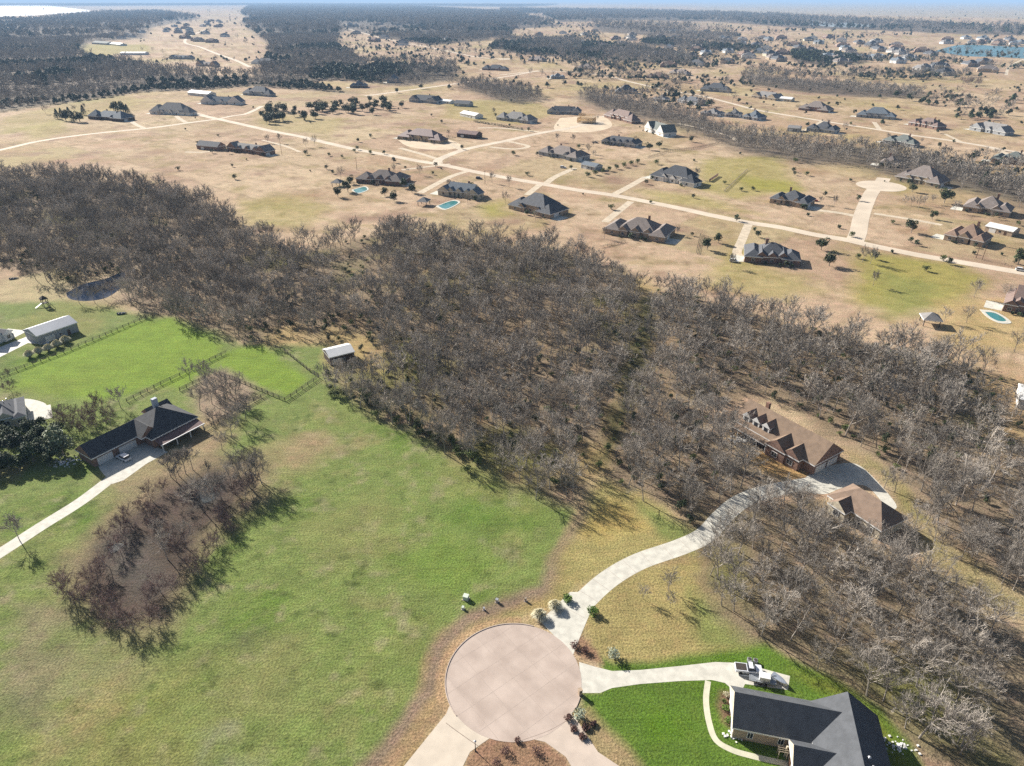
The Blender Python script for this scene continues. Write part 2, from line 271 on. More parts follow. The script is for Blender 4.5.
def build_ground():
    ang = np.concatenate([np.arange(90 - 62, 90 + 62.01, 0.2), np.arange(90 + 65, 450 - 62 - 0.1, 3.0)])
    ang = np.radians(ang)
    rad = [2.0, 15.0, 35.0]; 
    r = 50.0
    while r < 260: rad.append(r); r *= 1.0052
    while r < 1500: rad.append(r); r *= 1.008
    while r < 60000: rad.append(r); r *= 1.03
    rad = np.array(rad); na, nr = ang.size, rad.size
    X = (rad[:, None] * np.cos(ang)[None]).ravel(); Y = (rad[:, None] * np.sin(ang)[None]).ravel()
    co = np.zeros((X.size + 1, 3), np.float32); co[:-1, 0] = X; co[:-1, 1] = Y
    i = np.arange(nr - 1)[:, None] * na; j = np.arange(na)[None]; j2 = (j + 1) % na
    q = np.stack([i + j, i + na + j, i + na + j2, i + j2], -1).reshape(-1, 4)
    t = np.stack([np.full(na, X.size), np.arange(na), (np.arange(na) + 1) % na], -1)
    me = bpy.data.meshes.new('ground')
    me.vertices.add(len(co)); me.vertices.foreach_set('co', co.ravel())
    loops = np.concatenate([q.ravel(), t.ravel()]).astype(np.int32)
    me.loops.add(loops.size); me.loops.foreach_set('vertex_index', loops)
    tot = np.concatenate([np.full(len(q), 4), np.full(len(t), 3)]); st = np.concatenate([[0], np.cumsum(tot)[:-1]])
    me.polygons.add(tot.size); me.polygons.foreach_set('loop_start', st.astype(np.int32)); me.polygons.foreach_set('loop_total', tot.astype(np.int32))
    me.update(calc_edges=True)
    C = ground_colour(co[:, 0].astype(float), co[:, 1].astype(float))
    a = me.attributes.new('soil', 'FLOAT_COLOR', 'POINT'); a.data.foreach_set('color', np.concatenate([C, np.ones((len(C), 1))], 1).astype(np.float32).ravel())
    m = bpy.data.materials.new('grass_and_soil'); m.use_nodes = True; nt = m.node_tree; N = nt.nodes; L = nt.links
    b = N['Principled BSDF']; b.inputs['Roughness'].default_value = 0.95; b.inputs['Specular IOR Level'].default_value = 0.1
    at = N.new('ShaderNodeAttribute'); at.attribute_name = 'soil'
    tc = N.new('ShaderNodeTexCoord')
    def noise(scale, detail, lo, hi, a0, a1, src=None):
        n = N.new('ShaderNodeTexNoise'); n.inputs['Scale'].default_value = scale; n.inputs['Detail'].default_value = detail; n.inputs['Roughness'].default_value = .65
        L.new(src or tc.outputs['Object'], n.inputs['Vector'])
        r_ = N.new('ShaderNodeMapRange'); r_.inputs[1].default_value = lo; r_.inputs[2].default_value = hi; r_.inputs[3].default_value = a0; r_.inputs[4].default_value = a1
        L.new(n.outputs[0], r_.inputs[0]); return r_.outputs[0]
    f1 = noise(2.1, 6, .34, .66, .58, 1.42); f2 = noise(0.13, 5, .3, .7, .82, 1.18); f3 = noise(0.35, 4, .45, .75, 0, .35)
    mp = N.new('ShaderNodeMapping'); mp.inputs['Rotation'].default_value = (0, 0, R(40)); mp.inputs['Scale'].default_value = (0.12, 1.6, 1)
    L.new(tc.outputs['Object'], mp.inputs[0]); f4 = noise(0.8, 3, .35, .65, .90, 1.10, mp.outputs[0])
    def mul(x, y):
        k = N.new('ShaderNodeMath'); k.operation = 'MULTIPLY'; L.new(x, k.inputs[0]); L.new(y, k.inputs[1]); return k.outputs[0]
    s = mul(mul(f1, f2), f4)
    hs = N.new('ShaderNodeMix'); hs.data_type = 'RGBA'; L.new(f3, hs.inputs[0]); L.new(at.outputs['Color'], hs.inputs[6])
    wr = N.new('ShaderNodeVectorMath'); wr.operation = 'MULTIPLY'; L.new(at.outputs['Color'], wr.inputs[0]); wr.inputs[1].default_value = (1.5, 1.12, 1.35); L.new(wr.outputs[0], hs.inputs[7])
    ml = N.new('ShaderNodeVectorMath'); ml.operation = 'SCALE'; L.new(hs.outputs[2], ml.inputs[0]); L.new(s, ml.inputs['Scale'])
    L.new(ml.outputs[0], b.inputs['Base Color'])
    bp = N.new('ShaderNodeBump'); bp.inputs['Strength'].default_value = .6; bp.inputs['Distance'].default_value = .18; L.new(f1, bp.inputs['Height']); L.new(bp.outputs[0], b.inputs['Normal'])
    me.materials.append(m); o = link('ground', me); tag(o, kind='structure')
build_ground()

# ---------------------------------------------------------------- paved surfaces
M_CONC = mat('old_concrete', (0.47, 0.385, 0.325), .85, .10, .22, bump=.1, col2=(0.38, 0.305, 0.255), stripe=(.12, 'DIAGONAL', .95, 1.2))
M_CONC2 = mat('pale_concrete', (0.52, 0.50, 0.43), .85, .12, .6, bump=.1)
M_ROAD = mat('road_concrete', (0.54, 0.455, 0.35), .9, .10, .08)
M_GRAVEL = mat('pale_gravel', (0.50, 0.42, 0.31), .95, .14, .3)
M_JOINT = mat('joint_filler', (0.20, 0.15, 0.12), .9, .2, 2)
M_WALK = mat('walk_concrete', (0.52, 0.50, 0.38), .85, .08, .8)
def smooth_line(pts, n=6):
    out = []
    for i in range(len(pts) - 1):
        p0 = pts[max(i - 1, 0)]; p1 = pts[i]; p2 = pts[i + 1]; p3 = pts[min(i + 2, len(pts) - 1)]
        for k in range(n):
            t = k / n; t2 = t * t; t3 = t2 * t
            out.append(tuple(0.5 * ((2 * p1[c]) + (-p0[c] + p2[c]) * t + (2 * p0[c] - 5 * p1[c] + 4 * p2[c] - p3[c]) * t2 + (-p0[c] + 3 * p1[c] - 3 * p2[c] + p3[c]) * t3) for c in (0, 1)))
    out.append(tuple(pts[-1])); return out
def ribbon(name, pix, w, m, z, world=False, w2=None, thick=0.0):
    pts = pix if world else PW(pix); pts = smooth_line(pts); b = MB(); L_, R_ = [], []
    for i, p in enumerate(pts):
        a = pts[max(i - 1, 0)]; c = pts[min(i + 1, len(pts) - 1)]; d = Vector((c[0] - a[0], c[1] - a[1]))
        if d.length < 1e-6: continue
        d.normalize(); n = Vector((-d.y, d.x)); ww = w if w2 is None else w + (w2 - w) * i / (len(pts) - 1)
        L_.append((p[0] + n.x * ww / 2, p[1] + n.y * ww / 2, z)); R_.append((p[0] - n.x * ww / 2, p[1] - n.y * ww / 2, z))
    for i in range(len(L_) - 1): b.face([L_[i], R_[i], R_[i + 1], L_[i + 1]])
    return tag(b.build(name, m), kind='structure')
def sheet(name, pix, m, z, world=False, smooth=True):
    pts = pix if world else PW(pix)
    if smooth: pts = smooth_line(list(pts) + [pts[0]], 5)[:-1]
    b = MB(); b.face([(p[0], p[1], z) for p in pts])
    me = b.mesh(name, m)
    import bmesh as _bm
    bm = _bm.new(); bm.from_mesh(me); _bm.ops.triangulate(bm, faces=bm.faces[:])
    for f in bm.faces:
        if f.normal.z < 0: f.normal_flip()
    bm.to_mesh(me); bm.free()
    return tag(link(name, me), kind='structure')
CS = P(513.5, 678); CR = 13.75
ring = [(CS.x + CR * math.cos(t), CS.y + CR * math.sin(t)) for t in [2 * math.pi * k / 96 for k in range(96)]]
sheet('road_turning_circle', ring, M_CONC, .030, True, False)
bk = MB()
for k in range(96):
    a0, a1 = 2 * math.pi * k / 96, 2 * math.pi * (k + 1) / 96
    pm = Vector((math.cos(a0), math.sin(a0)))
    dg = math.degrees(a0) % 360
    if 5 < dg < 68 or 340 < dg or dg < 8 or 215 < dg < 330: continue
    r0, r1 = CR - .02, CR + .16
    q = [(CS.x + r * math.cos(t), CS.y + r * math.sin(t)) for r, t in ((r0, a0), (r1, a0), (r1, a1), (r0, a1))]
    bk.add([(*p, .0) for p in q] + [(*p, .14) for p in q], [(4, 5, 6, 7), (0, 4, 7, 3), (1, 2, 6, 5)])
tag(bk.build('kerb', M_CONC), kind='structure')
sheet('road_approach', [(452,700),(446,714),(404,766),(375,800),(372,830),(430,860),(463,766),(470,752),(490,738),(512,733),(500,700)], M_CONC2 and mat('approach_concrete', (0.52, 0.45, 0.36), .85, .07, .4), .022, smooth=False)
sheet('road_exit', [(515,735),(545,742),(566,757),(590,800),(650,840),(640,780),(598,752),(577,720),(560,700)], mat('exit_concrete', (0.48, 0.40, 0.33), .85, .08, .4), .021, smooth=False)
ribbon('expansion_joint', [(446,723),(458,732),(478,746)], .10, M_JOINT, .036)
ribbon('expansion_joint', [(520,741),(548,731),(568,720)], .06, M_JOINT, .036)
M_SEAM = mat('slab_seam', (0.36, 0.295, 0.25), .9, .1, 2)
for k in range(-2, 3):
    for aa in (R(38), R(128)):
        o_ = k * 5.2; hl = math.sqrt(max(CR * CR - o_ * o_, 0)) - .3; dx, dy = math.cos(aa), math.sin(aa)
        ribbon('expansion_joint', [(CS.x - dy * o_ - dx * hl, CS.y + dx * o_ - dy * hl), (CS.x - dy * o_ + dx * hl, CS.y + dx * o_ + dy * hl)], .07, M_SEAM, .034 + (.003 if aa > 1 else 0), True)
dr_ = smooth_line(PW([(566,622),(585,600),(610,578),(640,561),(680,547),(705,535),(722,517),(740,502),(765,492)]))
acc = 0
for a_, b_ in zip(dr_[:-1], dr_[1:]):
    d_ = Vector((b_[0] - a_[0], b_[1] - a_[1])); acc += d_.length
    if acc > 4.6: acc = 0; n_ = Vector((-d_.y, d_.x)).normalized() * 2.6; ribbon('expansion_joint', [(a_[0] - n_.x, a_[1] - n_.y), (a_[0] + n_.x, a_[1] + n_.y)], .07, M_SEAM, .019, True)
# driveway through the trees
ribbon('driveway', [(566,622),(585,600),(610,578),(640,561),(680,547),(705,535),(722,517),(740,502),(765,492),(800,485),(815,483)], 5.3, M_CONC2, .012)
sheet('driveway_mouth', [(540,621),(556,606),(570,592),(580,592),(597,600),(588,618),(578,642),(573,655)], M_CONC2, .016, smooth=False)
sheet('driveway_apron', [(797,486),(806,477),(818,470),(838,464),(856,464),(872,476),(896,504),(888,508),(866,486),(842,488),(826,494),(808,492)], M_CONC2, .010)
# driveway and walk of the lower right house
sheet('driveway_lawn_house', [(579,662),(596,667),(612,671),(640,670),(680,666),(715,662),(742,663),(790,676),(788,690),(745,684),(737,700),(733,690),(725,683),(712,680),(680,681),(640,684),(612,688),(600,693),(582,693)], M_CONC2, .014, smooth=False)
ribbon('path', [(708,681),(706,700),(709,722),(716,740),(732,750),(752,756),(778,762),(800,766)], 1.15, M_WALK, .018)
# driveway of the left house
ribbon('driveway_left', [(-60,590),(0,553),(40,527),(80,502),(112,478),(130,466)], 4.0, M_CONC2, .012)
sheet('driveway_court', [(112,484),(100,470),(95,458),(133,436),(168,452),(146,464),(124,480)], M_CONC2, .015, smooth=False)
sheet('driveway_barn', [(-30,380),(0,357),(28,343),(50,345),(48,340),(33,328),(26,331),(26,337),(0,347),(-30,356)], mat('barn_concrete', (0.62, 0.60, 0.56), .85, .05, .5), .010, smooth=False)
# roads of the subdivision
Z = .03
RW = ribbon('road', [(-60,162),(0,150),(40,141),(90,134),(150,128),(191,122.5),(218,119)], 7, M_ROAD, Z)
ribbon('road', [(190,113),(218,119),(252,126.6),(275,131.8),(300,136.4),(322,141.7),(354,149),(391,155.7),(417,160.8),(445,165.4),(476,172),(511,178.6),(545,184.4),(580,190.5),(612,195),(646,201.5),(682,208.8),(712,215.4),(749,222.7),(779,227.1),(814,234.5),(845,239.6),(874,246),(918,255),(962,262.5),(1024,273),(1100,286)], 8, M_ROAD, Z + .01)
ribbon('road', [(438,163),(440,159),(462,150.3),(484,145.2),(506,140.8),(528,135.7),(546,132),(565,129),(588,124)], 8, M_ROAD, Z + .02)
ribbon('road', [(218,119),(232,116),(247,113.5),(262,106)], 6, M_ROAD, Z + .02)
ribbon('road', [(854,242),(858,233),(861,218),(866,203.7),(872,192),(880,184),(884,178)], 9.5, M_ROAD, Z + .02)
ribbon('road', [(500,75),(538,71.3),(570,72),(602,75),(631,82),(668,90.3),(704,96.5),(730,103),(757,110),(786,115),(823,121),(874,129),(911,135),(947,140),(984,146),(1006,150.3),(1060,158)], 7, M_ROAD, Z + .01)
ribbon('road', [(365,96),(408,90.3),(457,83.5),(506,76.6),(538,70.8)], 8, M_ROAD, Z + .02)
ribbon('road', [(205,30),(190,36),(185,42.5),(200,47),(218,54.2),(235,60),(250,67)], 9, M_ROAD, Z)
ribbon('road', [(345,28),(389,39.5),(428,47),(477,57),(506,59)], 9, M_ROAD, Z)
ribbon('road', [(0,20),(300,22),(420,18)], 6, M_ROAD, Z)
for p_, w in [([(631,201.5),(620,210),(605,222)], 5), ([(613,195),(630,186),(646,177)], 5.5), ([(749,223),(742,240),(737,253),(745,258)], 5), ([(860,217),(840,213),(818,210),(806,207)], 5), ([(541,184),(533,190),(527,195)], 5),
    ([(545,184.4),(555,177),(575,168)], 5.5), ([(468,171),(450,177),(420,193)], 5.5), ([(874,213.5),(911,219.3),(942,225)], 4.5), ([(216,119.5),(200,114),(188,113)], 5), ([(186,122.5),(180,119),(176,116)], 5),
    ([(144,128),(135,124),(126,117)], 5), ([(440,160),(425,155),(400,148)], 5), ([(462,150),(448,143),(436,140)], 6), ([(506,141),(528,146),(515,149),(490,147)], 5), ([(823,121),(812,128),(800,131)], 6), ([(880,130),(874,122)], 5),
    ([(678,123.5),(700,128),(729,136),(735,140)], 4), ([(450,164),(425,167),(402,170)], 4), ([(990,147),(1010,155)], 7), ([(668,91),(660,97),(655,103)], 4), ([(223,149),(205,152),(185,152)], 4), ([(262,140),(285,146),(300,152)], 3),
    ([(912,135),(905,139),(897,141)], 4), ([(963,143),(945,134)], 4), ([(1024,59),(1010,66),(1006,75)], 5), ([(478,128),(500,128),(540,132)], 5)]:
    ribbon('driveway_far', p_, w, M_GRAVEL, Z - .005)
for cx, cy, r in [(590,123,16),(881,186,17),(505,59,18)]:
    c = P(cx, cy); sheet('road_turning_circle', [(c.x + r * math.cos(t), c.y + r * math.sin(t)) for t in [2 * math.pi * k / 32 for k in range(32)]], M_ROAD, Z + .03, True, False)
# bare building ground round the house frame and the brown metal roof house
for poly in [[(398,140),(410,147),(440,150),(462,146),(440,138)], [(560,118),(600,116),(612,126),(590,132),(555,130)]]:
    sheet('bare_earth', poly, mat('bare_earth', (0.55, 0.44, 0.31), .95, .1, .1), .02)
# ---------------------------------------------------------------- water
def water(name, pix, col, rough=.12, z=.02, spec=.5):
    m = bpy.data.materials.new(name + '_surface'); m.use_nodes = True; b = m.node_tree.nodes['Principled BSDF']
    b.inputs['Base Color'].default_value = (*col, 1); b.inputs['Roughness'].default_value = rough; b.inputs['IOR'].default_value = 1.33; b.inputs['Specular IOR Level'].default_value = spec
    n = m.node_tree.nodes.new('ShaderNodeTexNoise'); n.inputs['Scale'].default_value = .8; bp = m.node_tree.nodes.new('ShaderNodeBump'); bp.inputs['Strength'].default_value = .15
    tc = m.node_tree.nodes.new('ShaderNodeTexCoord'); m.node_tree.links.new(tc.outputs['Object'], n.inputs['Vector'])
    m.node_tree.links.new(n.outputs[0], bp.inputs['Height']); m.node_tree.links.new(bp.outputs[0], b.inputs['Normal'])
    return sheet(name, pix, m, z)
water('water_pond', [(66,293),(84,284),(105,279),(124,272),(124,284),(108,297),(87,301),(70,299)], (0.008, 0.02, 0.045), spec=.12)
water('water_puddle', [(198,492),(210,490),(216,497),(204,503)], (0.05, 0.06, 0.06))
water('water_puddle', [(108,548),(118,543),(124,546),(112,553)], (0.12, 0.12, 0.11))
water('water_lake', [(935,51),(960,45),(1000,46),(1060,50),(1060,60),(1000,57),(965,56)], (0.10, 0.22, 0.27), .3)
water('water_reservoir', [(-200,20),(0,16.5),(60,13.5),(90,11),(75,8.5),(35,4.5),(0,3.2),(-200,2.6)], (0.92, 0.92, 0.90), .4, .05)  # near-white base colour stands in for the sun glint on the water
water('water_far_lake', [(810,20),(850,23),(875,26),(840,27),(805,24)], (0.35, 0.40, 0.42), .4, .05)
# ---------------------------------------------------------------- trees
M_BARK = mat('grey_bark', (0.30, 0.265, 0.23), .9, .25, .8, rand=.3)
M_TWIG = mat('winter_twigs', (0.30, 0.268, 0.23), .9, .3, .12, rand=.4)
M_TWIG_P = mat('purple_twigs', (0.22, 0.155, 0.135), .9, .25, .3, rand=.2)
M_BRUSH = mat('green_brush_leaves', (0.10, 0.125, 0.035), .8, .35, .4, rand=.3)
M_EVER = mat('evergreen_leaves', (0.048, 0.072, 0.03), .7, .45, .5, rand=.25)
M_OAK = mat('live_oak_leaves', (0.055, 0.075, 0.028), .7, .4, .5, rand=.25)
M_HOLLY = mat('round_bush_leaves', (0.10, 0.17, 0.02), .6, .4, 1.2)
M_GREYB = mat('silver_bush_leaves', (0.30, 0.33, 0.24), .8, .35, 1.2)
M_PAMPAS = mat('pampas_grass_blades', (0.56, 0.52, 0.36), .9, .25, 1.0)
M_REDB = mat('bronze_shrub_leaves', (0.13, 0.07, 0.055), .8, .4, 1.0)

def bare_tree_mesh(seed, H=10.5, spread=4.6, l1=7, l2=5, l3=6, l4=9, tw=.024, tmat=None, low=.28, lean=0.1, brush=0):
    rn = random.Random(seed); t = MB(); c = MB()
    def rv(s=1.0): return Vector((rn.uniform(-s, s), rn.uniform(-s, s), rn.uniform(-s, s)))
    def path(p, d, L, r0, r1, mb, n, seg=3, jit=.22, up=.0):
        pts = [p.copy()]; dirs = []
        for k in range(seg):
            d = (d + rv(jit) + Vector((0, 0, up))).normalized(); q = pts[-1] + d * (L / seg)
            ra = r0 + (r1 - r0) * k / seg; rb = r0 + (r1 - r0) * (k + 1) / seg
            if n >= 3: mb.tube(pts[-1], q, ra, rb, n, 0, False)
            else:
                a = d.orthogonal().normalized(); a = (a * math.cos(rn.random() * 6.3) + d.cross(a) * math.sin(rn.random() * 6.3))
                mb.face([pts[-1] - a * ra, pts[-1] + a * ra, q + a * rb, q - a * rb], 0)
            pts.append(q); dirs.append(d)
        return pts, dirs
    def at(pts, dirs, u):
        k = min(int(u * len(dirs)), len(dirs) - 1); f = u * len(dirs) - k
        return pts[k].lerp(pts[k + 1], f), dirs[k]
    ld = Vector((rn.uniform(-lean, lean), rn.uniform(-lean, lean), 1)).normalized()
    tp, td = path(Vector((0, 0, -.1)), ld, H * .62, H * .015, H * .008, t, 6, 4, .07)
    for i in range(l1):
        u = low / .62 + (1 - low / .62) * (i + rn.random() * .6) / l1; u = min(u, .99)
        p, d = at(tp, td, u); az = i * 2.4 + rn.random() * .8; out = 1.25 - .95 * (u - .4)
        d1 = (d * (.75 + .5 * u) + Vector((math.cos(az), math.sin(az), 0)) * out).normalized()
        L1 = spread * rn.uniform(.8, 1.15) * (1.0 if u < .85 else .85)
        p1, q1 = path(p, d1, L1, H * .007, H * .004, t, 4, 3, .16, .07)
        for j in range(l2):
            u2 = .25 + .75 * (j + rn.random() * .7) / l2; u2 = min(u2, 1)
            pp, dd = at(p1, q1, min(u2, .999)); d2 = (dd + rv(.85) + Vector((0, 0, .22))).normalized()
            p2, q2 = path(pp, d2, spread * rn.uniform(.38, .6), H * .004, H * .0025, c, 3, 2, .2, .05)
            for k in range(l3):
                u3 = min(.2 + .8 * (k + rn.random()) / l3, .999); p3_, d3_ = at(p2, q2, u3); d3 = (d3_ + rv(.9) + Vector((0, 0, .15))).normalized()
                p3, q3 = path(p3_, d3, spread * rn.uniform(.2, .33), tw * 1.1, tw * .8, c, 2, 2, .2, .05)
                for w in range(l4):
                    a_, b_ = at(p3, q3, min(.15 + .85 * rn.random(), .999)); d4 = (b_ + rv(.9) + Vector((0, 0, .15))).normalized()
                    Lw = spread * rn.uniform(.12, .22); e = a_ + d4 * Lw; s_ = d4.orthogonal().normalized(); s_ = s_ * math.cos(w) + d4.cross(s_) * math.sin(w)
                    c.face([a_ - s_ * tw * .8, a_ + s_ * tw * .8, e], 0)
    if brush:
        for k in range(brush):
            az = rn.random() * 6.28; rr = rn.random() ** .5 * spread * .7; q = Vector((math.cos(az) * rr, math.sin(az) * rr, H * rn.uniform(.1, .6))); s_ = .14
            a = rv(1).normalized() * s_; b = rv(1).normalized() * s_; c.face([q - a, q + b, q + a], 1)
    mats = [tmat or M_TWIG, M_BRUSH]
    return t.mesh('bare_tree_trunk', M_BARK), c.mesh('bare_tree_crown', mats)

def leafy_mesh(seed, H, rad, n, leaf, mt, trunk_h, shape='round', name='leafy'):
    rn = random.Random(seed); c = MB(); t = MB()
    lobes = []
    for k in range(9 if shape == 'round' else 7):
        az = rn.random() * 6.28; rr = rad * rn.uniform(.15, .62); z = trunk_h + (H - trunk_h) * rn.uniform(.25, .72)
        lobes.append((Vector((math.cos(az) * rr, math.sin(az) * rr, z)), rad * rn.uniform(.34, .55)))
    for k in range(n):
        if shape == 'cone':
            u = rn.random() ** .8; z = trunk_h + (H - trunk_h) * u; rr = rad * (1 - u) ** .75 * rn.uniform(.55, 1.08); az = rn.random() * 6.28
            rr *= 1 + .18 * math.sin(az * 3 + seed) ; p = Vector((math.cos(az) * rr, math.sin(az) * rr, z))
        else:
            o, r_ = lobes[k % len(lobes)]; d = Vector((rn.gauss(0, 1), rn.gauss(0, 1), rn.gauss(0, 1))).normalized()
            p = o + Vector((d.x * r_, d.y * r_, d.z * r_ * .8)) * rn.uniform(.6, 1.05)
            if p.z < trunk_h * .7: continue
        a = Vector((rn.uniform(-1, 1), rn.uniform(-1, 1), rn.uniform(-.6, .6))).normalized() * leaf * rn.uniform(.6, 1.2)
        b = Vector((rn.uniform(-1, 1), rn.uniform(-1, 1), rn.uniform(-.6, .6))).normalized() * leaf * rn.uniform(.6, 1.2)
        c.face([p - a, p - b, p + a, p + b])
    t.tube((0, 0, -.1), (0, 0, H * .55), H * .03, H * .012, 6)
    for k in range(4):
        az = k * 1.6 + rn.random(); t.tube((0, 0, trunk_h * .8), (math.cos(az) * rad * .5, math.sin(az) * rad * .5, H * .6), H * .014, H * .006, 4)
    return t.mesh(name + '_trunk', M_BARK), c.mesh(name + '_crown', mt)

TP = {}   # prototype meshes: (trunk, crown)
for k in range(6): TP['b%d' % k] = bare_tree_mesh(100 + k, H=[10.5, 9.5, 11.5, 9, 12, 10][k], spread=[4.4, 4.0, 4.9, 3.8, 4.4, 4.9][k])
for k in range(3): TP['p%d' % k] = bare_tree_mesh(200 + k, H=6.5, spread=3.4, low=.1, lean=.3, tmat=M_TWIG_P, l1=9, l4=9)
TP['f0'] = bare_tree_mesh(250, H=7.5, spread=3.5, l4=7, tw=.03)   # feathery yard tree
TP['f1'] = bare_tree_mesh(251, H=8.5, spread=3.2, l4=7, tw=.038, low=.35)
for k in range(4): TP['m%d' % k] = bare_tree_mesh(300 + k, H=10, spread=4.6, l1=6, l2=4, l3=5, l4=8, tw=.045, brush=(260 if k == 3 else 0))
for k in range(3): TP['s%d' % k] = bare_tree_mesh(400 + k, H=9.5, spread=4.4, l1=5, l2=3, l3=3, l4=5, tw=.13)
for k in range(3): TP['e%d' % k] = leafy_mesh(500 + k, 6.5, 3.2, 900, .33, M_OAK, 1.3)
for k in range(2): TP['c%d' % k] = leafy_mesh(520 + k, 7.5, 2.4, 900, .30, M_EVER, .5, 'cone')
for k in range(2): TP['g%d' % k] = leafy_mesh(540 + k, 9.5, 4.2, 1500, .36, M_EVER, 1.0)
TP['u0'] = leafy_mesh(560, 3.0, 2.0, 260, .26, M_BRUSH, .1)
TP['h0'] = leafy_mesh(581, 4.5, 2.2, 420, .28, M_OAK, .2)
TP['q0'] = leafy_mesh(580, 7, 3.2, 160, .8, M_EVER, .8)

def place_tree(proto, x, y, s, rz, name, label, cat, group=None):
    r = empty(name, (x, y, 0), rz); r.scale = (s, s, s); tag(r, label, cat, group)
    link('trunk', TP[proto][0], r); link('crown', TP[proto][1], r)
    return r

# joined single-mesh versions for the mass of trees past the nearest ones
def joined(key):
    a, b = TP[key]; v = []; f = []; m = []
    for me, off in ((a, 0), (b, 1)):
        i = len(v); v += [tuple(q.co) for q in me.vertices]
        for p in me.polygons: f.append(tuple(i + k for k in p.vertices)); m.append(off + p.material_index)
    me = bpy.data.meshes.new('mass_' + key); me.from_pydata(v, [], f)
    me.materials.append(a.materials[0]); [me.materials.append(x) for x in b.materials]
    me.polygons.foreach_set('material_index', m); me.update(); return me
def mass(name, keys, pts, label, cat):
    """one object: many trees nobody could count, instanced on points"""
    if not len(pts): return
    pc = bpy.data.collections.new(name + '_kinds')
    for i, k in enumerate(keys):
        o = bpy.data.objects.new('kind_%02d' % i, joined(k)); pc.objects.link(o)
    me = bpy.data.meshes.new(name); n = len(pts); me.vertices.add(n)
    me.vertices.foreach_set('co', np.array([(p[0], p[1], 0) for p in pts], np.float32).ravel())
    a = me.attributes.new('kind', 'INT', 'POINT'); a.data.foreach_set('value', [int(p[2]) for p in pts])
    a = me.attributes.new('size', 'FLOAT', 'POINT'); a.data.foreach_set('value', [float(p[3]) for p in pts])
    a = me.attributes.new('turn', 'FLOAT_VECTOR', 'POINT'); a.data.foreach_set('vector', np.array([(random.uniform(-.06, .06), random.uniform(-.06, .06), random.random() * 6.28) for p in pts], np.float32).ravel())
    o = link(name, me); tag(o, label, cat, kind='stuff')
    g = bpy.data.node_groups.new(name + '_scatter', 'GeometryNodeTree')
    g.interface.new_socket('Geometry', in_out='INPUT', socket_type='NodeSocketGeometry'); g.interface.new_socket('Geometry', in_out='OUTPUT', socket_type='NodeSocketGeometry')
    N = g.nodes; L = g.links; gi = N.new('NodeGroupInput'); go = N.new('NodeGroupOutput')
    ip = N.new('GeometryNodeInstanceOnPoints'); ci = N.new('GeometryNodeCollectionInfo'); ci.inputs['Collection'].default_value = pc
    ci.inputs['Separate Children'].default_value = True; ci.inputs['Reset Children'].default_value = True
    def na(nm, ty):
        q = N.new('GeometryNodeInputNamedAttribute'); q.data_type = ty; q.inputs['Name'].default_value = nm
        return [s for s in q.outputs if s.enabled and s.name == 'Attribute'][0]
    L.new(gi.outputs[0], ip.inputs['Points']); L.new(ci.outputs[0], ip.inputs['Instance']); ip.inputs['Pick Instance'].default_value = True
    L.new(na('kind', 'INT'), ip.inputs['Instance Index']); L.new(na('size', 'FLOAT'), ip.inputs['Scale'])
    L.new(na('turn', 'FLOAT_VECTOR'), ip.inputs['Rotation']); L.new(ip.outputs[0], go.inputs[0])
    md = o.modifiers.new('scatter', 'NODES'); md.node_group = g
    return o

def scatter(poly, sp, holes=(), edge=0.0, thin=0.0, seed=1, maxd=1e9):
    rs = np.random.RandomState(seed); p = np.array(poly); x0, y0 = p.min(0); x1, y1 = p.max(0)
    gx = np.arange(x0, x1, sp); gy = np.arange(y0, y1, sp); X, Y = np.meshgrid(gx, gy); X = X.ravel() + rs.uniform(-.48, .48, X.size) * sp; Y = Y.ravel() + rs.uniform(-.48, .48, Y.size) * sp
    inview = (np.abs(X) < Y * .80 + 25) & (Y > 55); X = X[inview]; Y = Y[inview]
    d = sdist(X, Y, poly) + (fbm(X, Y, sp * 4, seed + 5) - .5) * edge; k = d > 0
    for h in holes: k &= sdist(X, Y, h) < 0
    if thin: k &= fbm(X, Y, sp * 7, seed + 9) > thin
    return X[k], Y[k]
HOUSE_SPOTS = []      # (x, y, r) cleared round buildings, filled by the building list below
NEAR_BARE = []; FAR_BARE = []; FAR_EVER = []
def clear_of(x, y):
    for hx, hy, r in HOUSE_SPOTS:
        if (x - hx) ** 2 + (y - hy) ** 2 < r * r: return False
    return True
DRIVE = [tuple(p) for p in PW([(566,622),(610,578),(640,561),(680,547),(705,535),(722,517),(740,502),(765,492),(800,485),(815,483)])]
LANDMARKS = [(P(*q), l) for q, l in [((343,375),'the weathered white roofed shed'),((430,445),'the brushy field edge'),((540,500),'the lower right corner of the green field'),((630,500),'the straw coloured grass triangle'),((725,510),'the bend of the curved driveway'),((735,430),'the dormered house'),
    ((870,540),'the detached brown garage'),((720,600),'the dry lawn with three young trees'),((820,670),'the pickup and trailer'),((905,740),'the back of the lawn house'),((990,590),'the straw meadow strip'),((640,420),'the dark gully in the middle of the wood')]]
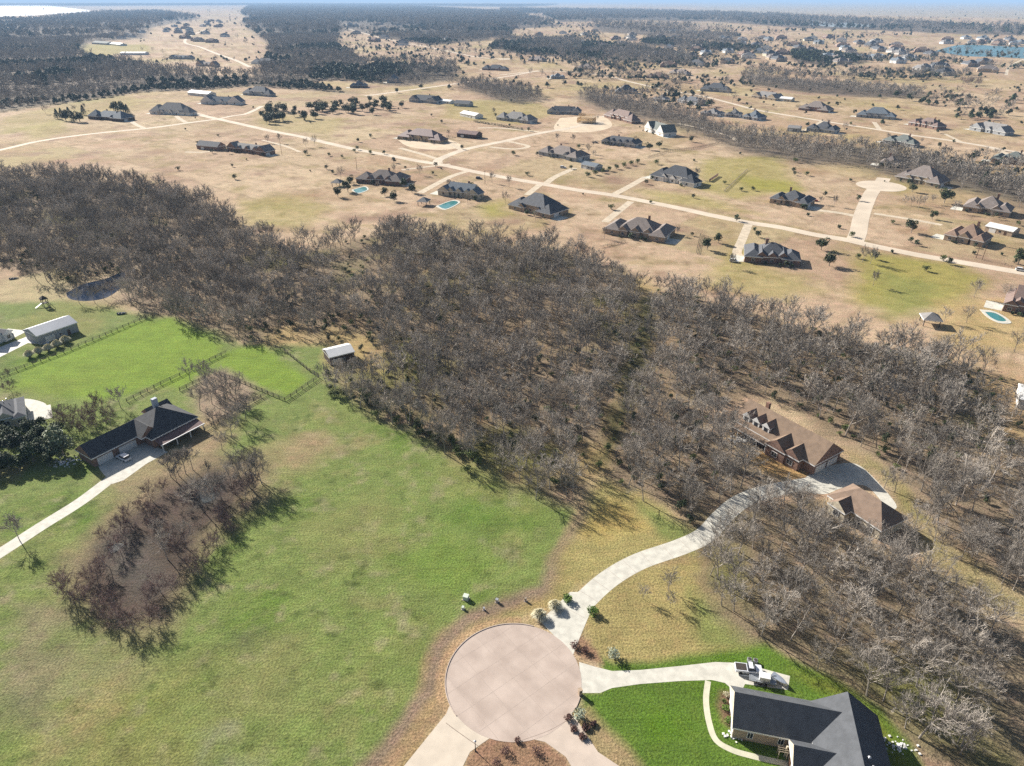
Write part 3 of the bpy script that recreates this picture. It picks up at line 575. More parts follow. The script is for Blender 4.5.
def plant_woods():
    holes = [PW(c) for c in WOOD_CLEAR]
    bh = [PW([(730,412),(750,396),(826,430),(872,468),(906,515),(914,545),(862,546),(826,508),(790,488),(745,455)])]
    X, Y = scatter(PW(WOOD_MAIN), 5.9, holes + bh, 8, .26, 3)
    zone = ['main'] * len(X)
    X2, Y2 = scatter(PW(WOOD_SOUTH), 5.7, bh, 7, .2, 4); zone += ['south'] * len(X2)
    X = np.concatenate([X, X2]); Y = np.concatenate([Y, Y2])
    dr = ldist(X, Y, DRIVE); k = dr > 3.6
    east = sdist(X, Y, PW([(655,290),(1100,330),(1100,600),(930,520),(760,380),(640,480),(600,470),(640,380)])) > 0; k &= ~(east & (np.random.RandomState(5).rand(len(X)) < .12))
    allp = [(X[i], Y[i], zone[i]) for i in range(len(X)) if k[i] and clear_of(X[i], Y[i])]
    allp.sort(key=lambda p: math.hypot(p[0], p[1]))
    def infr(p):
        q = (p[0], p[1] * math.cos(PITCH) + (CAM_H - 5) * math.sin(PITCH)); zz = q[1]
        u = p[0] / zz; v = ((CAM_H - 5) * math.cos(PITCH) - p[1] * math.sin(PITCH)) / zz
        return abs(u) < .755 and v < .57
    vis = [p for p in allp if infr(p)]
    near = vis[:112]; ns = set(id(p) for p in near)
    for i, p in enumerate(near):
        x, y, z = p; u = 'south' if z == 'south' else 'main'
        lm = min(LANDMARKS, key=lambda q: (q[0].x - x) ** 2 + (q[0].y - y) ** 2)[1]
        lab, gr = 'bare woodland tree near ' + lm, 'bare trees near ' + lm
        place_tree('b%d' % random.randrange(6), x, y, random.uniform(.78, 1.15), random.random() * 6.28, 'bare_tree', lab, 'tree', gr)
    rest = [(p[0], p[1], (random.randrange(6) if math.hypot(p[0], p[1]) < 210 else random.choice([6, 7, 8, 6, 7, 8, 9])), random.choice([.6, .8, .9, 1.0, 1.1, 1.3]) * random.uniform(.9, 1.1)) for p in allp if id(p) not in ns]
    # undergrowth brush in the wood
    Xb, Yb = scatter(PW(WOOD_MAIN), 7, bh, 6, .47, 8); Xc, Yc = scatter(PW(WOOD_SOUTH), 12, bh, 6, .5, 9)
    for x, y in list(zip(Xb, Yb)) + list(zip(Xc, Yc)):
        if ldist(np.array([x]), np.array([y]), DRIVE)[0] > 4 and clear_of(x, y): rest.append((x, y, random.choice([13, 13, 15]), random.uniform(.4, .9)))
    fc = [PW(c) for c in FAR_CLEAR]
    far = []
    rs = np.random.RandomState(77)
    for (x0, x1, y0, y1, n, thr) in ((560,1040,24,80,6500,.55),(600,1040,60,120,1500,.56),(915,1050,158,200,160,.42),(330,600,14,60,1700,.43),(245,560,60,108,420,.5),(560,860,60,112,500,.52),(140,260,22,74,300,.5),(-20,1050,8,26,900,.45)):
        px = rs.uniform(x0, x1, n); py = rs.uniform(y0, y1, n)
        ok_ = [];
        PQ = [P(a_, b_) for a_, b_ in zip(px, py)]; FB = fbm(np.array([q.x for q in PQ]), np.array([q.y for q in PQ]), 150, 71)
        for a_, b_, q, fb_ in zip(px, py, PQ, FB):
            if b_ > 90 + max(0, a_ - 590) * .22 and y0 != 150: continue
            if fb_ < thr or not clear_of(q.x, q.y): continue
            far.append((q.x, q.y, 14 if rs.rand() < .5 else 10 + rs.randint(3), rs.uniform(.6, 1.5) * (1.0 if b_ > 40 else 1.5)))
    for i, (k, poly) in enumerate(WOODS_FAR.items()):
        w = PW(poly); dmean = np.mean([math.hypot(*q) for q in w])
        for ring0, ring1, sp, s in ((0, 1300, 8.5, 1.0), (1300, 3000, 15, 1.7), (3000, 30000, 45, 3.0)):
            if k in ('w10',) and ring1 < 30000: continue
            X, Y = scatter(w, sp, fc if k == 'w1' else [], sp * 1.5, .25, 40 + i)
            D = np.hypot(X, Y); m = (D >= ring0) & (D < ring1)
            X = X[m]; Y = Y[m]; EE = fbm(X, Y, 130, 60) if len(X) else []
            for x, y, e in zip(X, Y, EE):
                if not clear_of(x, y): continue
                if k == 'w4' or (e > .54 and k in ('w1', 'w5', 'w7', 'w8', 'w11', 'w12')): far.append((x, y, 14, s * random.uniform(.8, 1.3)))
                else: far.append((x, y, 10 + random.randrange(3), s * random.uniform(.8, 1.2)))
    print('trees: near', len(near), 'rest', len(rest), 'far', len(far))
    keys = ['b%d' % k for k in range(6)] + ['m0', 'm1', 'm2', 'm3', 's0', 's1', 's2', 'u0', 'q0', 'h0']
    mass('bare_woodland', keys, rest + far, 'grey leafless winter woodland stretching across the middle and out to the far country', 'woodland')
# ---------------------------------------------------------------- buildings
def roofm(name, c, rough=.85, **k): return mat(name, c, rough, .13, .7, bump=.15, stripe=(2.2, 'Z', .86, 1.5), **k)
MR = {'slate': roofm('dark_slate_shingles', (0.10, 0.105, 0.115)), 'grey': roofm('grey_shingles', (0.23, 0.22, 0.21)), 'brown': roofm('brown_shingles', (0.25, 0.17, 0.125)),
      'taupe': roofm('taupe_shingles', (0.215, 0.18, 0.16)), 'black': roofm('black_shingles', (0.055, 0.06, 0.07)), 'green': roofm('green_grey_shingles', (0.15, 0.165, 0.15)),
      'metal': mat('pale_standing_seam_metal', (0.36, 0.38, 0.41), .45, .05, .2, metal=.3, stripe=(1.2, 'X', .8)), 'white': mat('white_metal_roof', (0.74, 0.73, 0.70), .5, .04, .3, stripe=(1.2, 'X', .88)),
      'redbrown': roofm('red_brown_shingles', (0.20, 0.145, 0.125)), 'ribbed': mat('brown_ribbed_metal', (0.20, 0.13, 0.115), .55, .1, .3, stripe=(.9, 'X', .7)), 'blue': roofm('blue_grey_shingles', (0.14, 0.165, 0.19))}
MW = {'brick': mat('red_brown_brick', (0.24, 0.15, 0.115), .9, .25, 2.5, stripe=(4, 'Z', .85)), 'stone': mat('buff_limestone', (0.40, 0.32, 0.22), .9, .25, 1.2), 'white': mat('white_painted_wall', (0.72, 0.70, 0.66), .8, .04, 1),
      'tan': mat('tan_brick', (0.38, 0.29, 0.21), .9, .2, 2.5), 'grey': mat('grey_siding', (0.33, 0.34, 0.35), .8, .06, 1, stripe=(5, 'Z', .88)), 'cream': mat('cream_stone', (0.52, 0.46, 0.35), .9, .15, 1.2), 'dark': mat('dark_wood_siding', (0.075, 0.05, 0.04), .85, .2, 1.5)}
M_TRIM = mat('white_trim', (0.72, 0.72, 0.70), .6, .03, 1); M_GLASS = mat('window_glass', (0.025, 0.03, 0.04), .08, .1, 1, spec=.6)
M_GDOOR = mat('white_garage_door', (0.68, 0.67, 0.64), .6, .04, 1, stripe=(1.4, 'Z', .8)); M_DOOR = mat('dark_wood_door', (0.09, 0.045, 0.025), .6, .2, 2)
M_CHIM = mat('chimney_brick', (0.24, 0.14, 0.10), .9, .2, 3); M_FLASH = mat('grey_metal_vent', (0.45, 0.46, 0.48), .4, .05, 2, metal=.6)
def xf(pts, ox, oy, a):
    ca, sa = math.cos(a), math.sin(a); return [(ox + x * ca - y * sa, oy + x * sa + y * ca, z) for x, y, z in pts]
def roof_hip(mb, ox, oy, a, L, W, h, rise, ov=.5, t=.38, gable=False, hipL=True, hipR=True):
    """closed roof solid: L along local x, W along y"""
    l = L / 2 + ov; w = W / 2 + ov; hx = min(W / 2, L / 2 - .05)
    xl = -l if gable or not hipL else -l + w * .98; xr = l if gable or not hipR else l - w * .98
    if xl > xr: xl = xr = 0
    b = [(-l, -w, h), (l, -w, h), (l, w, h), (-l, w, h)]; e = [(x, y, h + t) for x, y, _ in b]; rg = [(xl, 0, h + t + rise), (xr, 0, h + t + rise)]
    v = xf(b + e + rg, ox, oy, a)
    mb.add(v, [(0, 3, 2, 1)], 0); mb.add(v, [(0, 1, 5, 4), (1, 2, 6, 5), (2, 3, 7, 6), (3, 0, 4, 7)], 1)
    if xl == xr: mb.add(v, [(4, 5, 8), (5, 6, 8), (6, 7, 8), (7, 4, 8)], 0)
    else:
        mb.add(v, [(4, 5, 9, 8), (6, 7, 8, 9)], 0)
        mb.add(v, [(5, 6, 9)], 0 if xr < l else 2); mb.add(v, [(7, 4, 8)], 0 if xl > -l else 2)
def walls(mb, ox, oy, a, L, W, h):
    b = xf([(x, y, z) for z in (-.05, h + .02) for x, y in ((-L / 2, -W / 2), (L / 2, -W / 2), (L / 2, W / 2), (-L / 2, W / 2))], ox, oy, a)
    mb.add(b, [(0, 1, 5, 4), (1, 2, 6, 5), (2, 3, 7, 6), (3, 0, 4, 7), (4, 5, 6, 7)])
_wm = {}
def pane_meshes(w, h, frame=True):
    k = (w, h)
    if k not in _wm:
        f = MB(); t = .09
        for x0, x1, z0, z1 in ((-w / 2 - t, w / 2 + t, -t, 0), (-w / 2 - t, w / 2 + t, h, h + t), (-w / 2 - t, -w / 2, 0, h), (w / 2, w / 2 + t, 0, h), (-.03, .03, 0, h)): f.box(x0, x1, -.09, .03, z0, z1)
        g = MB(); g.box(-w / 2, w / 2, -.05, .02, 0, h); _wm[k] = (f.mesh('window_frame', M_TRIM), g.mesh('window_glass', M_GLASS))
    return _wm[k]
def window(par, x, y, z, rz, w=1.5, h=1.4, full=True):
    f, g = pane_meshes(w, h)
    if full:
        o = link('window', f, par, (x, y, z), rz); link('pane', g, o)
    else: link('window', g, par, (x, y, z), rz)
_gd = {}
def garage_door(par, x, y, rz, w=4.8, h=2.3):
    if (w, h) not in _gd:
        m = MB(); m.box(-w / 2, w / 2, -.06, .02, 0, h); _gd[(w, h)] = m.mesh('garage_door', M_GDOOR)
    link('garage_door', _gd[(w, h)], par, (x, y, 0), rz)
def front_door(par, x, y, rz):
    if 'd' not in _gd:
        m = MB(); m.box(-.55, .55, -.07, .02, 0, 2.2); _gd['d'] = m.mesh('front_door', M_DOOR)
    link('door', _gd['d'], par, (x, y, 0), rz)
ROOFCOUNT = 0
def house(name, pL, pR, depth, roof, wall, label, style='hip', h=3.0, pitch=.62, seed=0, chim=True, gar='R', cat='house', lod=0, world=None, clear=True):
    """front wall runs from photo pixel pL to pR; local +x runs along it, front faces local -y"""
    rn = random.Random(seed * 7 + int(pL[0]))
    A, B = (P(*pL), P(*pR)) if world is None else world
    d = B - A; L = d.length; az = math.atan2(d.y, d.x); c = (A + B) / 2
    if world is None: depth *= 1.3; pitch *= 1.08
    n = Vector((-math.sin(az), math.cos(az), 0)); c = c + n * depth / 2
    root = empty(name, (c.x, c.y, 0), az); tag(root, label, cat)
    if clear: HOUSE_SPOTS.append((c.x, c.y, max(L, depth) * .62 + 3))
    wb = MB(); rb = MB(); D = depth; fy = -D / 2; wins = []
    if style in ('hip', 'gable', 'manor'):
        g = style == 'gable'; ml = L * .62; ox = 0
        mh = h + (2.2 if style == 'manor' else 0)
        walls(wb, ox, .8, 0, ml, D * .8, mh); roof_hip(rb, ox, .8, 0, ml, D * .8, mh, D * .4 * pitch, gable=g)
        # side wings
        wl = L * rn.uniform(.24, .34)
        for s in (-1, 1):
            dd = D * (.97 if (s > 0) == (gar == 'R') else rn.uniform(.5, .85)); cx = s * (L / 2 - wl / 2); cy = fy + dd / 2 + (0 if (s > 0) == (gar == 'R') else .6)
            walls(wb, cx, cy, 0, wl, dd, h - .08); roof_hip(rb, cx, cy, R(90), dd, wl, h - .1 - .03 * s, wl / 2 * pitch * 1.02, gable=g)
            wins.append((cx, cy - dd / 2, 0)); wins.append((s * L / 2 * 1.0, cy, R(90) * s))
        # front gables
        ng = rn.choice([1, 2]) if L < 24 else rn.choice([2, 3])
        for i in range(ng):
            gw = rn.uniform(4.2, 5.6); gx = (-.22 + .44 * i / (ng - 1)) * L * .9 if ng > 1 else rn.uniform(-.1, .1) * L; gd = D * .55; cy = fy + gd / 2 + .9 + i * .5
            walls(wb, gx, cy, 0, gw, gd, h + .03 + .02 * i); roof_hip(rb, gx, cy, R(90), gd, gw, h + .05 + .03 * i, gw / 2 * .95, ov=.35, gable=True)
            wb.add(xf([(gx - gw / 2, cy - gd / 2, h), (gx + gw / 2, cy - gd / 2, h), (gx, cy - gd / 2, h + gw / 2 * .95 + .1)], 0, 0, 0), [(0, 1, 2)]); wins.append((gx, cy - gd / 2, 0))
    elif style in ('barn', 'shed'):
        walls(wb, 0, 0, 0, L, D, h); roof_hip(rb, 0, 0, 0, L, D, h, D / 2 * pitch, ov=.3, gable=True)
        for s in (-1, 1): wb.add([(s * (L / 2), -D / 2, h), (s * (L / 2), D / 2, h), (s * (L / 2), 0, h + D / 2 * pitch)], [(0, 1, 2)])
    W_ = wb.build('wall', wall if not isinstance(wall, str) else MW[wall], root); R_ = rb.build('roof', [MR[roof], M_TRIM if roof != 'ribbed' else MR['ribbed'], wall if not isinstance(wall, str) else MW[wall]], root)
    full = lod == 0
    if style in ('hip', 'gable', 'manor'):
        for x, y, a in wins[:6]:
            o = .03
            window(root, x + math.sin(a) * o, y - math.cos(a) * o, .9, a, full=full)
        window(root, -L * .03, .8 - D * .4 - .03, .9, 0, 2.2, 1.5, full); front_door(root, L * .13, .8 - D * .4 - .03, 0)
        sx = 1 if gar == 'R' else -1
        garage_door(root, sx * (L / 2 + .03), fy + D * .45 - 2.6, R(90) * sx); 
        ps = rn.choice((-1, 1)); m = MB(); m.box(ps * L * .1 - L * .22, ps * L * .1 + L * .22, D / 2 - 1, D / 2 + 4.5, -.02, .1); m.build('patio', M_CONC2, root)
        m = MB(); m.box(sx * (L / 2 + 3.6) - 3.4, sx * (L / 2 + 3.6) + 3.4, fy, fy + 10, -.02, .07); m.build('parking_pad', M_CONC2, root)
        if chim:
            m = MB(); m.box(-.6, .6, -.45, .45, h - .5, h + D * .4 * pitch + 1.5); m.box(-.7, .7, -.55, .55, h + D * .4 * pitch + 1.5, h + D * .4 * pitch + 1.7)
            m.build('chimney', M_CHIM, R_, (rn.choice((-1, 1)) * L * .12, 2.0, 0))
        if lod == 0:
            for k in range(3): v = MB(); v.tube((0, 0, 0), (0, 0, .7), .12, .12, 6); v.build('roof_vent', M_FLASH, R_, (rn.uniform(-.2, .2) * L, rn.uniform(1.2, 3), h + D * .3 * pitch), 0)
    else:
        garage_door(root, -L * .22, -D / 2 - .03, 0, 3.6, 2.4) if style == 'barn' else None
        front_door(root, L * .25, -D / 2 - .03, 0)
        window(root, L * .05, -D / 2 - .03, 1.1, 0, 1.2, .9, full)
    return root

HS = [
 ('house', (604,234), (664,243), 17, 'taupe', 'tan', 'sprawling taupe roofed house with tan brick rear wall and covered patio, nearest the long road', 'hip', 3.2, .6, 'R'),
 ('house', (744,262), (799,267), 15, 'slate', 'brick', 'red brick house under a slate grey hipped roof with a car parked at its left', 'hip', 3.1, .62, 'L'),
 ('house', (769,203), (806,209), 14, 'slate', 'tan', 'dark hipped roof house left of the short side street with a red car', 'hip', 3.1, .66, 'R'),
 ('house', (650,179), (693,188), 14, 'black', 'white', 'white walled two storey house with black roof ending a straight driveway', 'manor', 3.0, .75, 'L'),
 ('house', (508,209), (550,219), 15, 'slate', 'tan', 'dark steep roofed house on the edge of the wood, right of the turquoise pool', 'manor', 2.7, .72, 'R'),
 ('house', (438,195), (478,200), 12, 'blue', 'cream', 'blue grey roofed house with a long turquoise pool behind it', 'gable', 3.2, .7, 'L'),
 ('house', (356,183), (401,186), 15, 'taupe', 'brick', 'purple grey hipped roof house ringed by dark evergreens with a small pool', 'hip', 3.0, .62, 'R'),
 ('house', (398,139), (440,144), 14, 'ribbed', 'stone', 'house with brown ribbed metal roof on bare pale earth', 'manor', 2.6, .66, 'L'),
 ('barn', (457,137), (476,139), 9, 'ribbed', 'dark', 'dark walled barn with brown metal roof beside the house on bare earth', 'barn', 3.4, .4, 'R'),
 ('house', (538,155), (576,162), 15, 'taupe', 'grey', 'taupe roofed house behind a row of round shrubs', 'hip', 3.1, .66, 'R'),
 ('shed', (581,168), (595,171), 7, 'blue', 'grey', 'small grey outbuilding in front of the row of round shrubs', 'barn', 2.8, .4, 'R'),
 ('house', (601,144), (635,148), 12, 'slate', 'grey', 'grey and white low house with dark roof and a parked trailer at its left', 'gable', 2.9, .6, 'R'),
 ('house', (644,131), (663,137), 12, 'green', 'white', 'steep green front gabled barn house with white trim', 'gable', 3.6, .95, 'R'),
 ('house', (604,117), (631,124), 12, 'redbrown', 'brick', 'brown many gabled house next to the turning circle at the far street end', 'manor', 2.6, .8, 'L'),
 ('house', (547,114), (580,115), 12, 'slate', 'grey', 'dark roofed house with pale garage left of the wooden house frame', 'gable', 3.2, .7, 'R'),
 ('house', (496,120), (528,124), 14, 'grey', 'grey', 'grey hipped roof cottage with a long dark hedge in front', 'hip', 3.0, .8, 'R'),
 ('shed', (460,116), (475,119), 9, 'white', 'white', 'small white metal shed left of the hedge', 'barn', 3.0, .4, 'R'),
 ('barn', (454,106), (469,107), 9, 'slate', 'grey', 'grey barn with dark roof behind the white metal shed', 'barn', 3.2, .5, 'R'),
 ('shed', (440,103), (450,104), 8, 'white', 'white', 'long white low shed left of the grey barn', 'barn', 2.6, .3, 'R'),
 ('house', (409,102), (436,104), 13, 'slate', 'grey', 'grey house with dark gables at the upper end of the evergreen row', 'gable', 3.2, .75, 'R'),
 ('house', (227,151), (266,156), 9, 'grey', 'brick', 'long grey roofed brick house near the big left wood', 'gable', 3.2, .7, 'R'),
 ('barn', (197,149), (218,151), 8, 'slate', 'brick', 'dark barn shed left of the long grey roofed brick house', 'barn', 3.2, .6, 'L'),
 ('house', (150,114), (190,116), 15, 'grey', 'white', 'pale grey roofed house with white walls, in front of the crossroads at left', 'manor', 3.0, .85, 'L'),
 ('house', (201,104), (241,105), 13, 'blue', 'white', 'long blue grey house with white gables, behind the crossroads', 'gable', 3.2, .7, 'L'),
 ('house', (243,95), (270,97), 14, 'slate', 'grey', 'tall grey house with dark roof against the far wood edge', 'manor', 3.0, .8, 'L'),
 ('barn', (188,95), (208,97), 11, 'metal', 'white', 'white metal barn beside the far left field', 'barn', 3.4, .35, 'R'),
 ('house', (88,119), (122,122), 14, 'blue', 'dark', 'dark blue green roofed house hemmed in by evergreens, alone in the left field', 'hip', 3.2, .7, 'R'),
 ('barn', (120,55), (145,55), 18, 'white', 'white', 'long white low building in the clearing of the far left wood', 'barn', 4, .2, 'R'),
 ('shed', (92,44), (107,45), 20, 'green', 'grey', 'pale green roofed building in the far left wood', 'barn', 4, .3, 'R'),
 ('shed', (110,45), (120,46), 16, 'white', 'white', 'small white building right of the pale green roof in the far left wood', 'barn', 3.6, .3, 'R'),
 ('house', (169,59), (192,59.5), 12, 'blue', 'grey', 'long blue roofed house beside the pale street beyond the left wood strip', 'gable', 3.4, .6, 'L'),
 ('house', (196,66), (216,67), 12, 'taupe', 'tan', 'brown and blue house just right of the long blue roofed house', 'gable', 3.2, .7, 'L'),
 ('house', (251,64), (275,65), 16, 'slate', 'white', 'dark roofed white house at the bend of the pale far street', 'manor', 3, .7, 'L'),
 ('house', (990,162), (1030,167), 16, 'green', 'tan', 'green grey low roofed house at the right picture edge', 'hip', 3.2, .6, 'L'),
 ('house', (882,143), (913,148), 14, 'green', 'grey', 'green grey hipped roof house below the upper right road', 'hip', 3.0, .7, 'L'),
 ('house', (908,125), (936,130), 14, 'redbrown', 'brick', 'red brown roofed house above the upper right road', 'hip', 3.0, .75, 'L'),
 ('house', (856,117), (894,120), 15, 'blue', 'grey', 'wide blue grey roofed house with tree beside it above the upper right road', 'manor', 2.8, .7, 'L'),
 ('house', (798,110), (827,113), 15, 'taupe', 'brick', 'brown brick house with dark hedges in the upper right field', 'manor', 2.6, .7, 'R'),
 ('house', (969,130), (1004,136), 15, 'grey', 'grey', 'grey gabled house with bare shrubs behind, far right of the upper road', 'gable', 3.0, .7, 'L'),
 ('house', (806,131), (834,134), 14, 'slate', 'grey', 'grey roofed house just behind the bare tree strip with a pale shed at its left', 'hip', 3.0, .8, 'R'),
 ('shed', (787,131), (799,132), 9, 'grey', 'grey', 'pale grey square shed behind the bare tree strip', 'barn', 3.2, .3, 'R'),
 ('house', (879,166), (896,168), 12, 'taupe', 'stone', 'small stone house hidden among trees above the short side street', 'hip', 3.0, .7, 'L'),
 ('house', (894,180), (938,188), 15, 'taupe', 'stone', 'stone manor with taupe roofs and many turrets at the end of the short side street', 'manor', 2.8, .8, 'R'),
 ('house', (962,211), (1008,218), 16, 'taupe', 'tan', 'wide hipped tan roofed house at the right, behind the white roofed shed', 'hip', 3.2, .7, 'L'),
 ('house', (943,240), (981,248), 14, 'brown', 'tan', 'brown roofed tan brick house by the right hand road', 'hip', 3.2, .8, 'L'),
 ('shed', (984,231), (1011,237), 8, 'white', 'tan', 'long white roofed shed between two tan brick houses at right', 'barn', 2.8, .25, 'R'),
 ('house', (1002,311), (1046,320), 14, 'redbrown', 'brick', 'red brick house cut by the right picture edge with a kidney shaped pool', 'gable', 3.4, .8, 'L'),
 ('house', (751,98), (775,101), 15, 'grey', 'stone', 'pale grey gabled house left of a white garage in the upper fields', 'gable', 3.0, .7, 'R'),
 ('shed', (779,101), (791,102), 10, 'white', 'cream', 'cream garage right of the pale grey gabled house', 'barn', 3.0, .3, 'R'),
 ('house', (725,117), (739,118), 14, 'grey', 'grey', 'small grey house at left of a pair above the bare tree strip', 'hip', 3.0, .7, 'R'),
 ('house', (742,119), (757,121), 15, 'blue', 'grey', 'dark blue roofed house at right of a pair above the bare tree strip', 'hip', 3.0, .8, 'R'),
 ('house', (677,102), (697,106), 14, 'slate', 'grey', 'dark roofed house with white gable left of the creek trees', 'hip', 3.0, .7, 'R'),
 ('house', (700,115), (717,117), 14, 'grey', 'grey', 'low grey roofed house beside the creek trees', 'hip', 2.8, .6, 'R'),
 ('house', (652,101), (665,102), 13, 'grey', 'white', 'small pale house with white garage above the creek trees', 'hip', 3.0, .6, 'R'),
 ('house', (616,94), (638,94), 14, 'slate', 'stone', 'dark roofed house with shrubs at the head of the creek trees', 'manor', 2.8, .8, 'R'),
 ('house', (700,91), (728,93), 14, 'slate', 'grey', 'grey two storey house with dark gables, above the upper right road', 'manor', 3.0, .8, 'L'),
 ('house', (646,78), (667,79), 16, 'brown', 'brick', 'dark brown roofed house beside a dirt pad in the upper fields', 'hip', 3.0, .7, 'L'),
 ('house', (669,74), (686,76), 16, 'taupe', 'stone', 'taupe roofed house right of the dark brown one in the upper fields', 'hip', 3.0, .7, 'L'),
 ('house', (551,79), (565,79), 15, 'blue', 'grey', 'small blue grey house standing alone by the upper road', 'hip', 3.0, .7, 'L'),
 ('house', (577,69), (592,70), 15, 'taupe', 'stone', 'stone house with dark evergreens at its left by the upper road', 'hip', 3.0, .8, 'L'),
 ('house', (528,61), (542,62), 16, 'taupe', 'stone', 'purple roofed house between two dark evergreen clumps', 'hip', 3.0, .8, 'L'),
 ('house', (482,70), (506,71), 16, 'slate', 'brick', 'long dark house with low green roofed wing by the far evergreens', 'hip', 3.0, .7, 'L'),
 ('house', (350,88), (366,88), 15, 'blue', 'dark', 'dark blue roofed house tucked under the wood edge left of the gravel lane', 'hip', 3.0, .8, 'L'),
 ('house', (387,83), (400,83), 14, 'blue', 'grey', 'tall pointed blue grey house in front of the bare tree belt', 'manor', 3.0, 1.0, 'L'),
]
hs_objs = []
for i, (nm, a, b, dep, rf, wl, lab, st, h, pt, g) in enumerate(HS):
    far = P(*a).length > 480
    hs_objs.append(house(nm, a, b, dep, rf, wl, lab, st, h, pt, i, chim=(nm == 'house' and P(*a).length < 1200), gar=g, cat=nm, lod=1 if far else 0))

# ---- brown roofed house with three dormers
def brown_house():
    A = Vector((76.3, 186.7, 0)); B = Vector((91.9, 163.1, 0)); ax = (B - A).normalized(); az = math.atan2(ax.y, ax.x); c = (A + B) / 2
    r = empty('house', (c.x, c.y, 0), az); tag(r, 'brown shingled house with three white dormers inside the bare wood', 'house'); HOUSE_SPOTS.append((c.x, c.y, 17))
    L = 29.0; D = 13.0; h = 3.4; rise = 5.2; w = MB(); f = MB()
    walls(w, 0, 0, 0, L, D, h)
    for s in (-1, 1): w.add([(s * L / 2, -D / 2, h), (s * L / 2, D / 2, h), (s * L / 2, 0, h + rise)], [(0, 1, 2)])
    roof_hip(f, 0, 0, 0, L, D, h, rise, gable=True)
    roof_hip(f, -7.5, -D / 2 - 1.0, 0, 15, 3.2, 2.7, .5, ov=.2, gable=True)     # porch roof
    # two cross gables towards the front right
    for gx, gw, gd in ((3.2, 6.5, 9.5), (8.2, 5.4, 8.5)):
        cy = -D / 2 + 1.2 - 0; walls(w, gx, cy, 0, gw, gd * .8, h + .05); roof_hip(f, gx, cy - .0, R(90), gd * .8, gw, h + .1, gw / 2 * .95, ov=.35, gable=True)
        yf = cy - gd * .4; w.add([(gx - gw / 2, yf, h), (gx + gw / 2, yf, h), (gx, yf, h + gw / 2 * .95)], [(0, 1, 2)])
        window(r, gx, yf - .03, .9, 0, 1.8, 1.5); window(r, gx, yf - .03, 3.6, 0, 1.0, 1.0)
    w.build('wall', MW['brick'], r); rf = f.build('roof', [roofm('chestnut_shingles', (0.205, 0.145, 0.10)), M_TRIM, MW['brick']], r)
    for k in range(3):
        x = -11 + k * 3.7; d = empty('dormer', (0, 0, 0)); 
        m = MB(); m.box(x - 1.25, x + 1.25, -D / 2 + .9, -D / 2 + 4.9, h + .5, h + 2.9); m.add([(x - 1.25, -D / 2 + .9, h + 2.9), (x + 1.25, -D / 2 + .9, h + 2.9), (x, -D / 2 + .9, h + 4.3)], [(0, 1, 2)])
        bpy.data.objects.remove(d); dm = m.build('dormer', M_TRIM, r)
        q = MB(); roof_hip(q, x, -D / 2 + 3.3, R(90), 4.8, 2.7, h + 2.9, 1.6, ov=.2, t=.1, gable=True); q.build('dormer_roof', [MR['brown'], M_TRIM, M_TRIM], dm)
        q = MB(); q.box(x - .6, x + .6, -D / 2 + .83, -D / 2 + .88, h + 1.3, h + 2.6); q.build('dormer_window', M_GLASS, dm)
    for x in (-12, -9, -3.5): window(r, x, -D / 2 - .03, .8, 0)
    front_door(r, -6, -D / 2 - .03, 0); garage_door(r, L / 2 + .03, -2.8, R(90)); garage_door(r, L / 2 + .03, 2.8, R(90))
    for x in (-14.4, -10.8, -7.2, -3.6, -.4): m = MB(); m.box(x - .12, x + .12, -D / 2 - 2.4, -D / 2 - 2.16, 0, 2.7); m.build('porch_post', M_TRIM, r)
    m = MB(); m.box(-.6, .6, -.5, .5, 4, 10); m.build('chimney', M_CHIM, rf, (-9, 1.5, 0))
brown_house()
def brown_garage():
    A = Vector((89.5, 148.2, 0)); B = Vector((97.5, 133.6, 0)); ax = (B - A).normalized(); az = math.atan2(ax.y, ax.x); c = (A + B) / 2
    r = empty('garage', (c.x, c.y, 0), az); tag(r, 'detached garage with brown hipped roof and dark shaded end, below the dormered house', 'garage'); HOUSE_SPOTS.append((c.x, c.y, 12))
    w = MB(); f = MB(); walls(w, 0, 0, 0, 15.5, 9.5, 3.2); roof_hip(f, 0, 0, 0, 15.5, 9.5, 3.2, 4.0, hipL=True, hipR=True)
    walls(w, -3.5, -5.0, 0, 5.0, 4.0, 3.0); roof_hip(f, -3.5, -4.6, R(90), 5.2, 5.0, 3.02, 2.3, ov=.3, gable=True); w.add([(-6, -7, 3), (-1, -7, 3), (-3.5, -7, 5.2)], [(0, 1, 2)])
    w.build('wall', MW['cream'], r); rf = f.build('roof', [roofm('worn_brown_shingles', (0.21, 0.15, 0.11)), M_TRIM, MW['cream']], r)
    for x in (1.5, 5.0): window(r, x, -4.78, .9, 0)
    window(r, -3.5, -7.03, .9, 0); garage_door(r, -2, 4.78, R(180)); garage_door(r, 4, 4.78, R(180))
brown_garage()
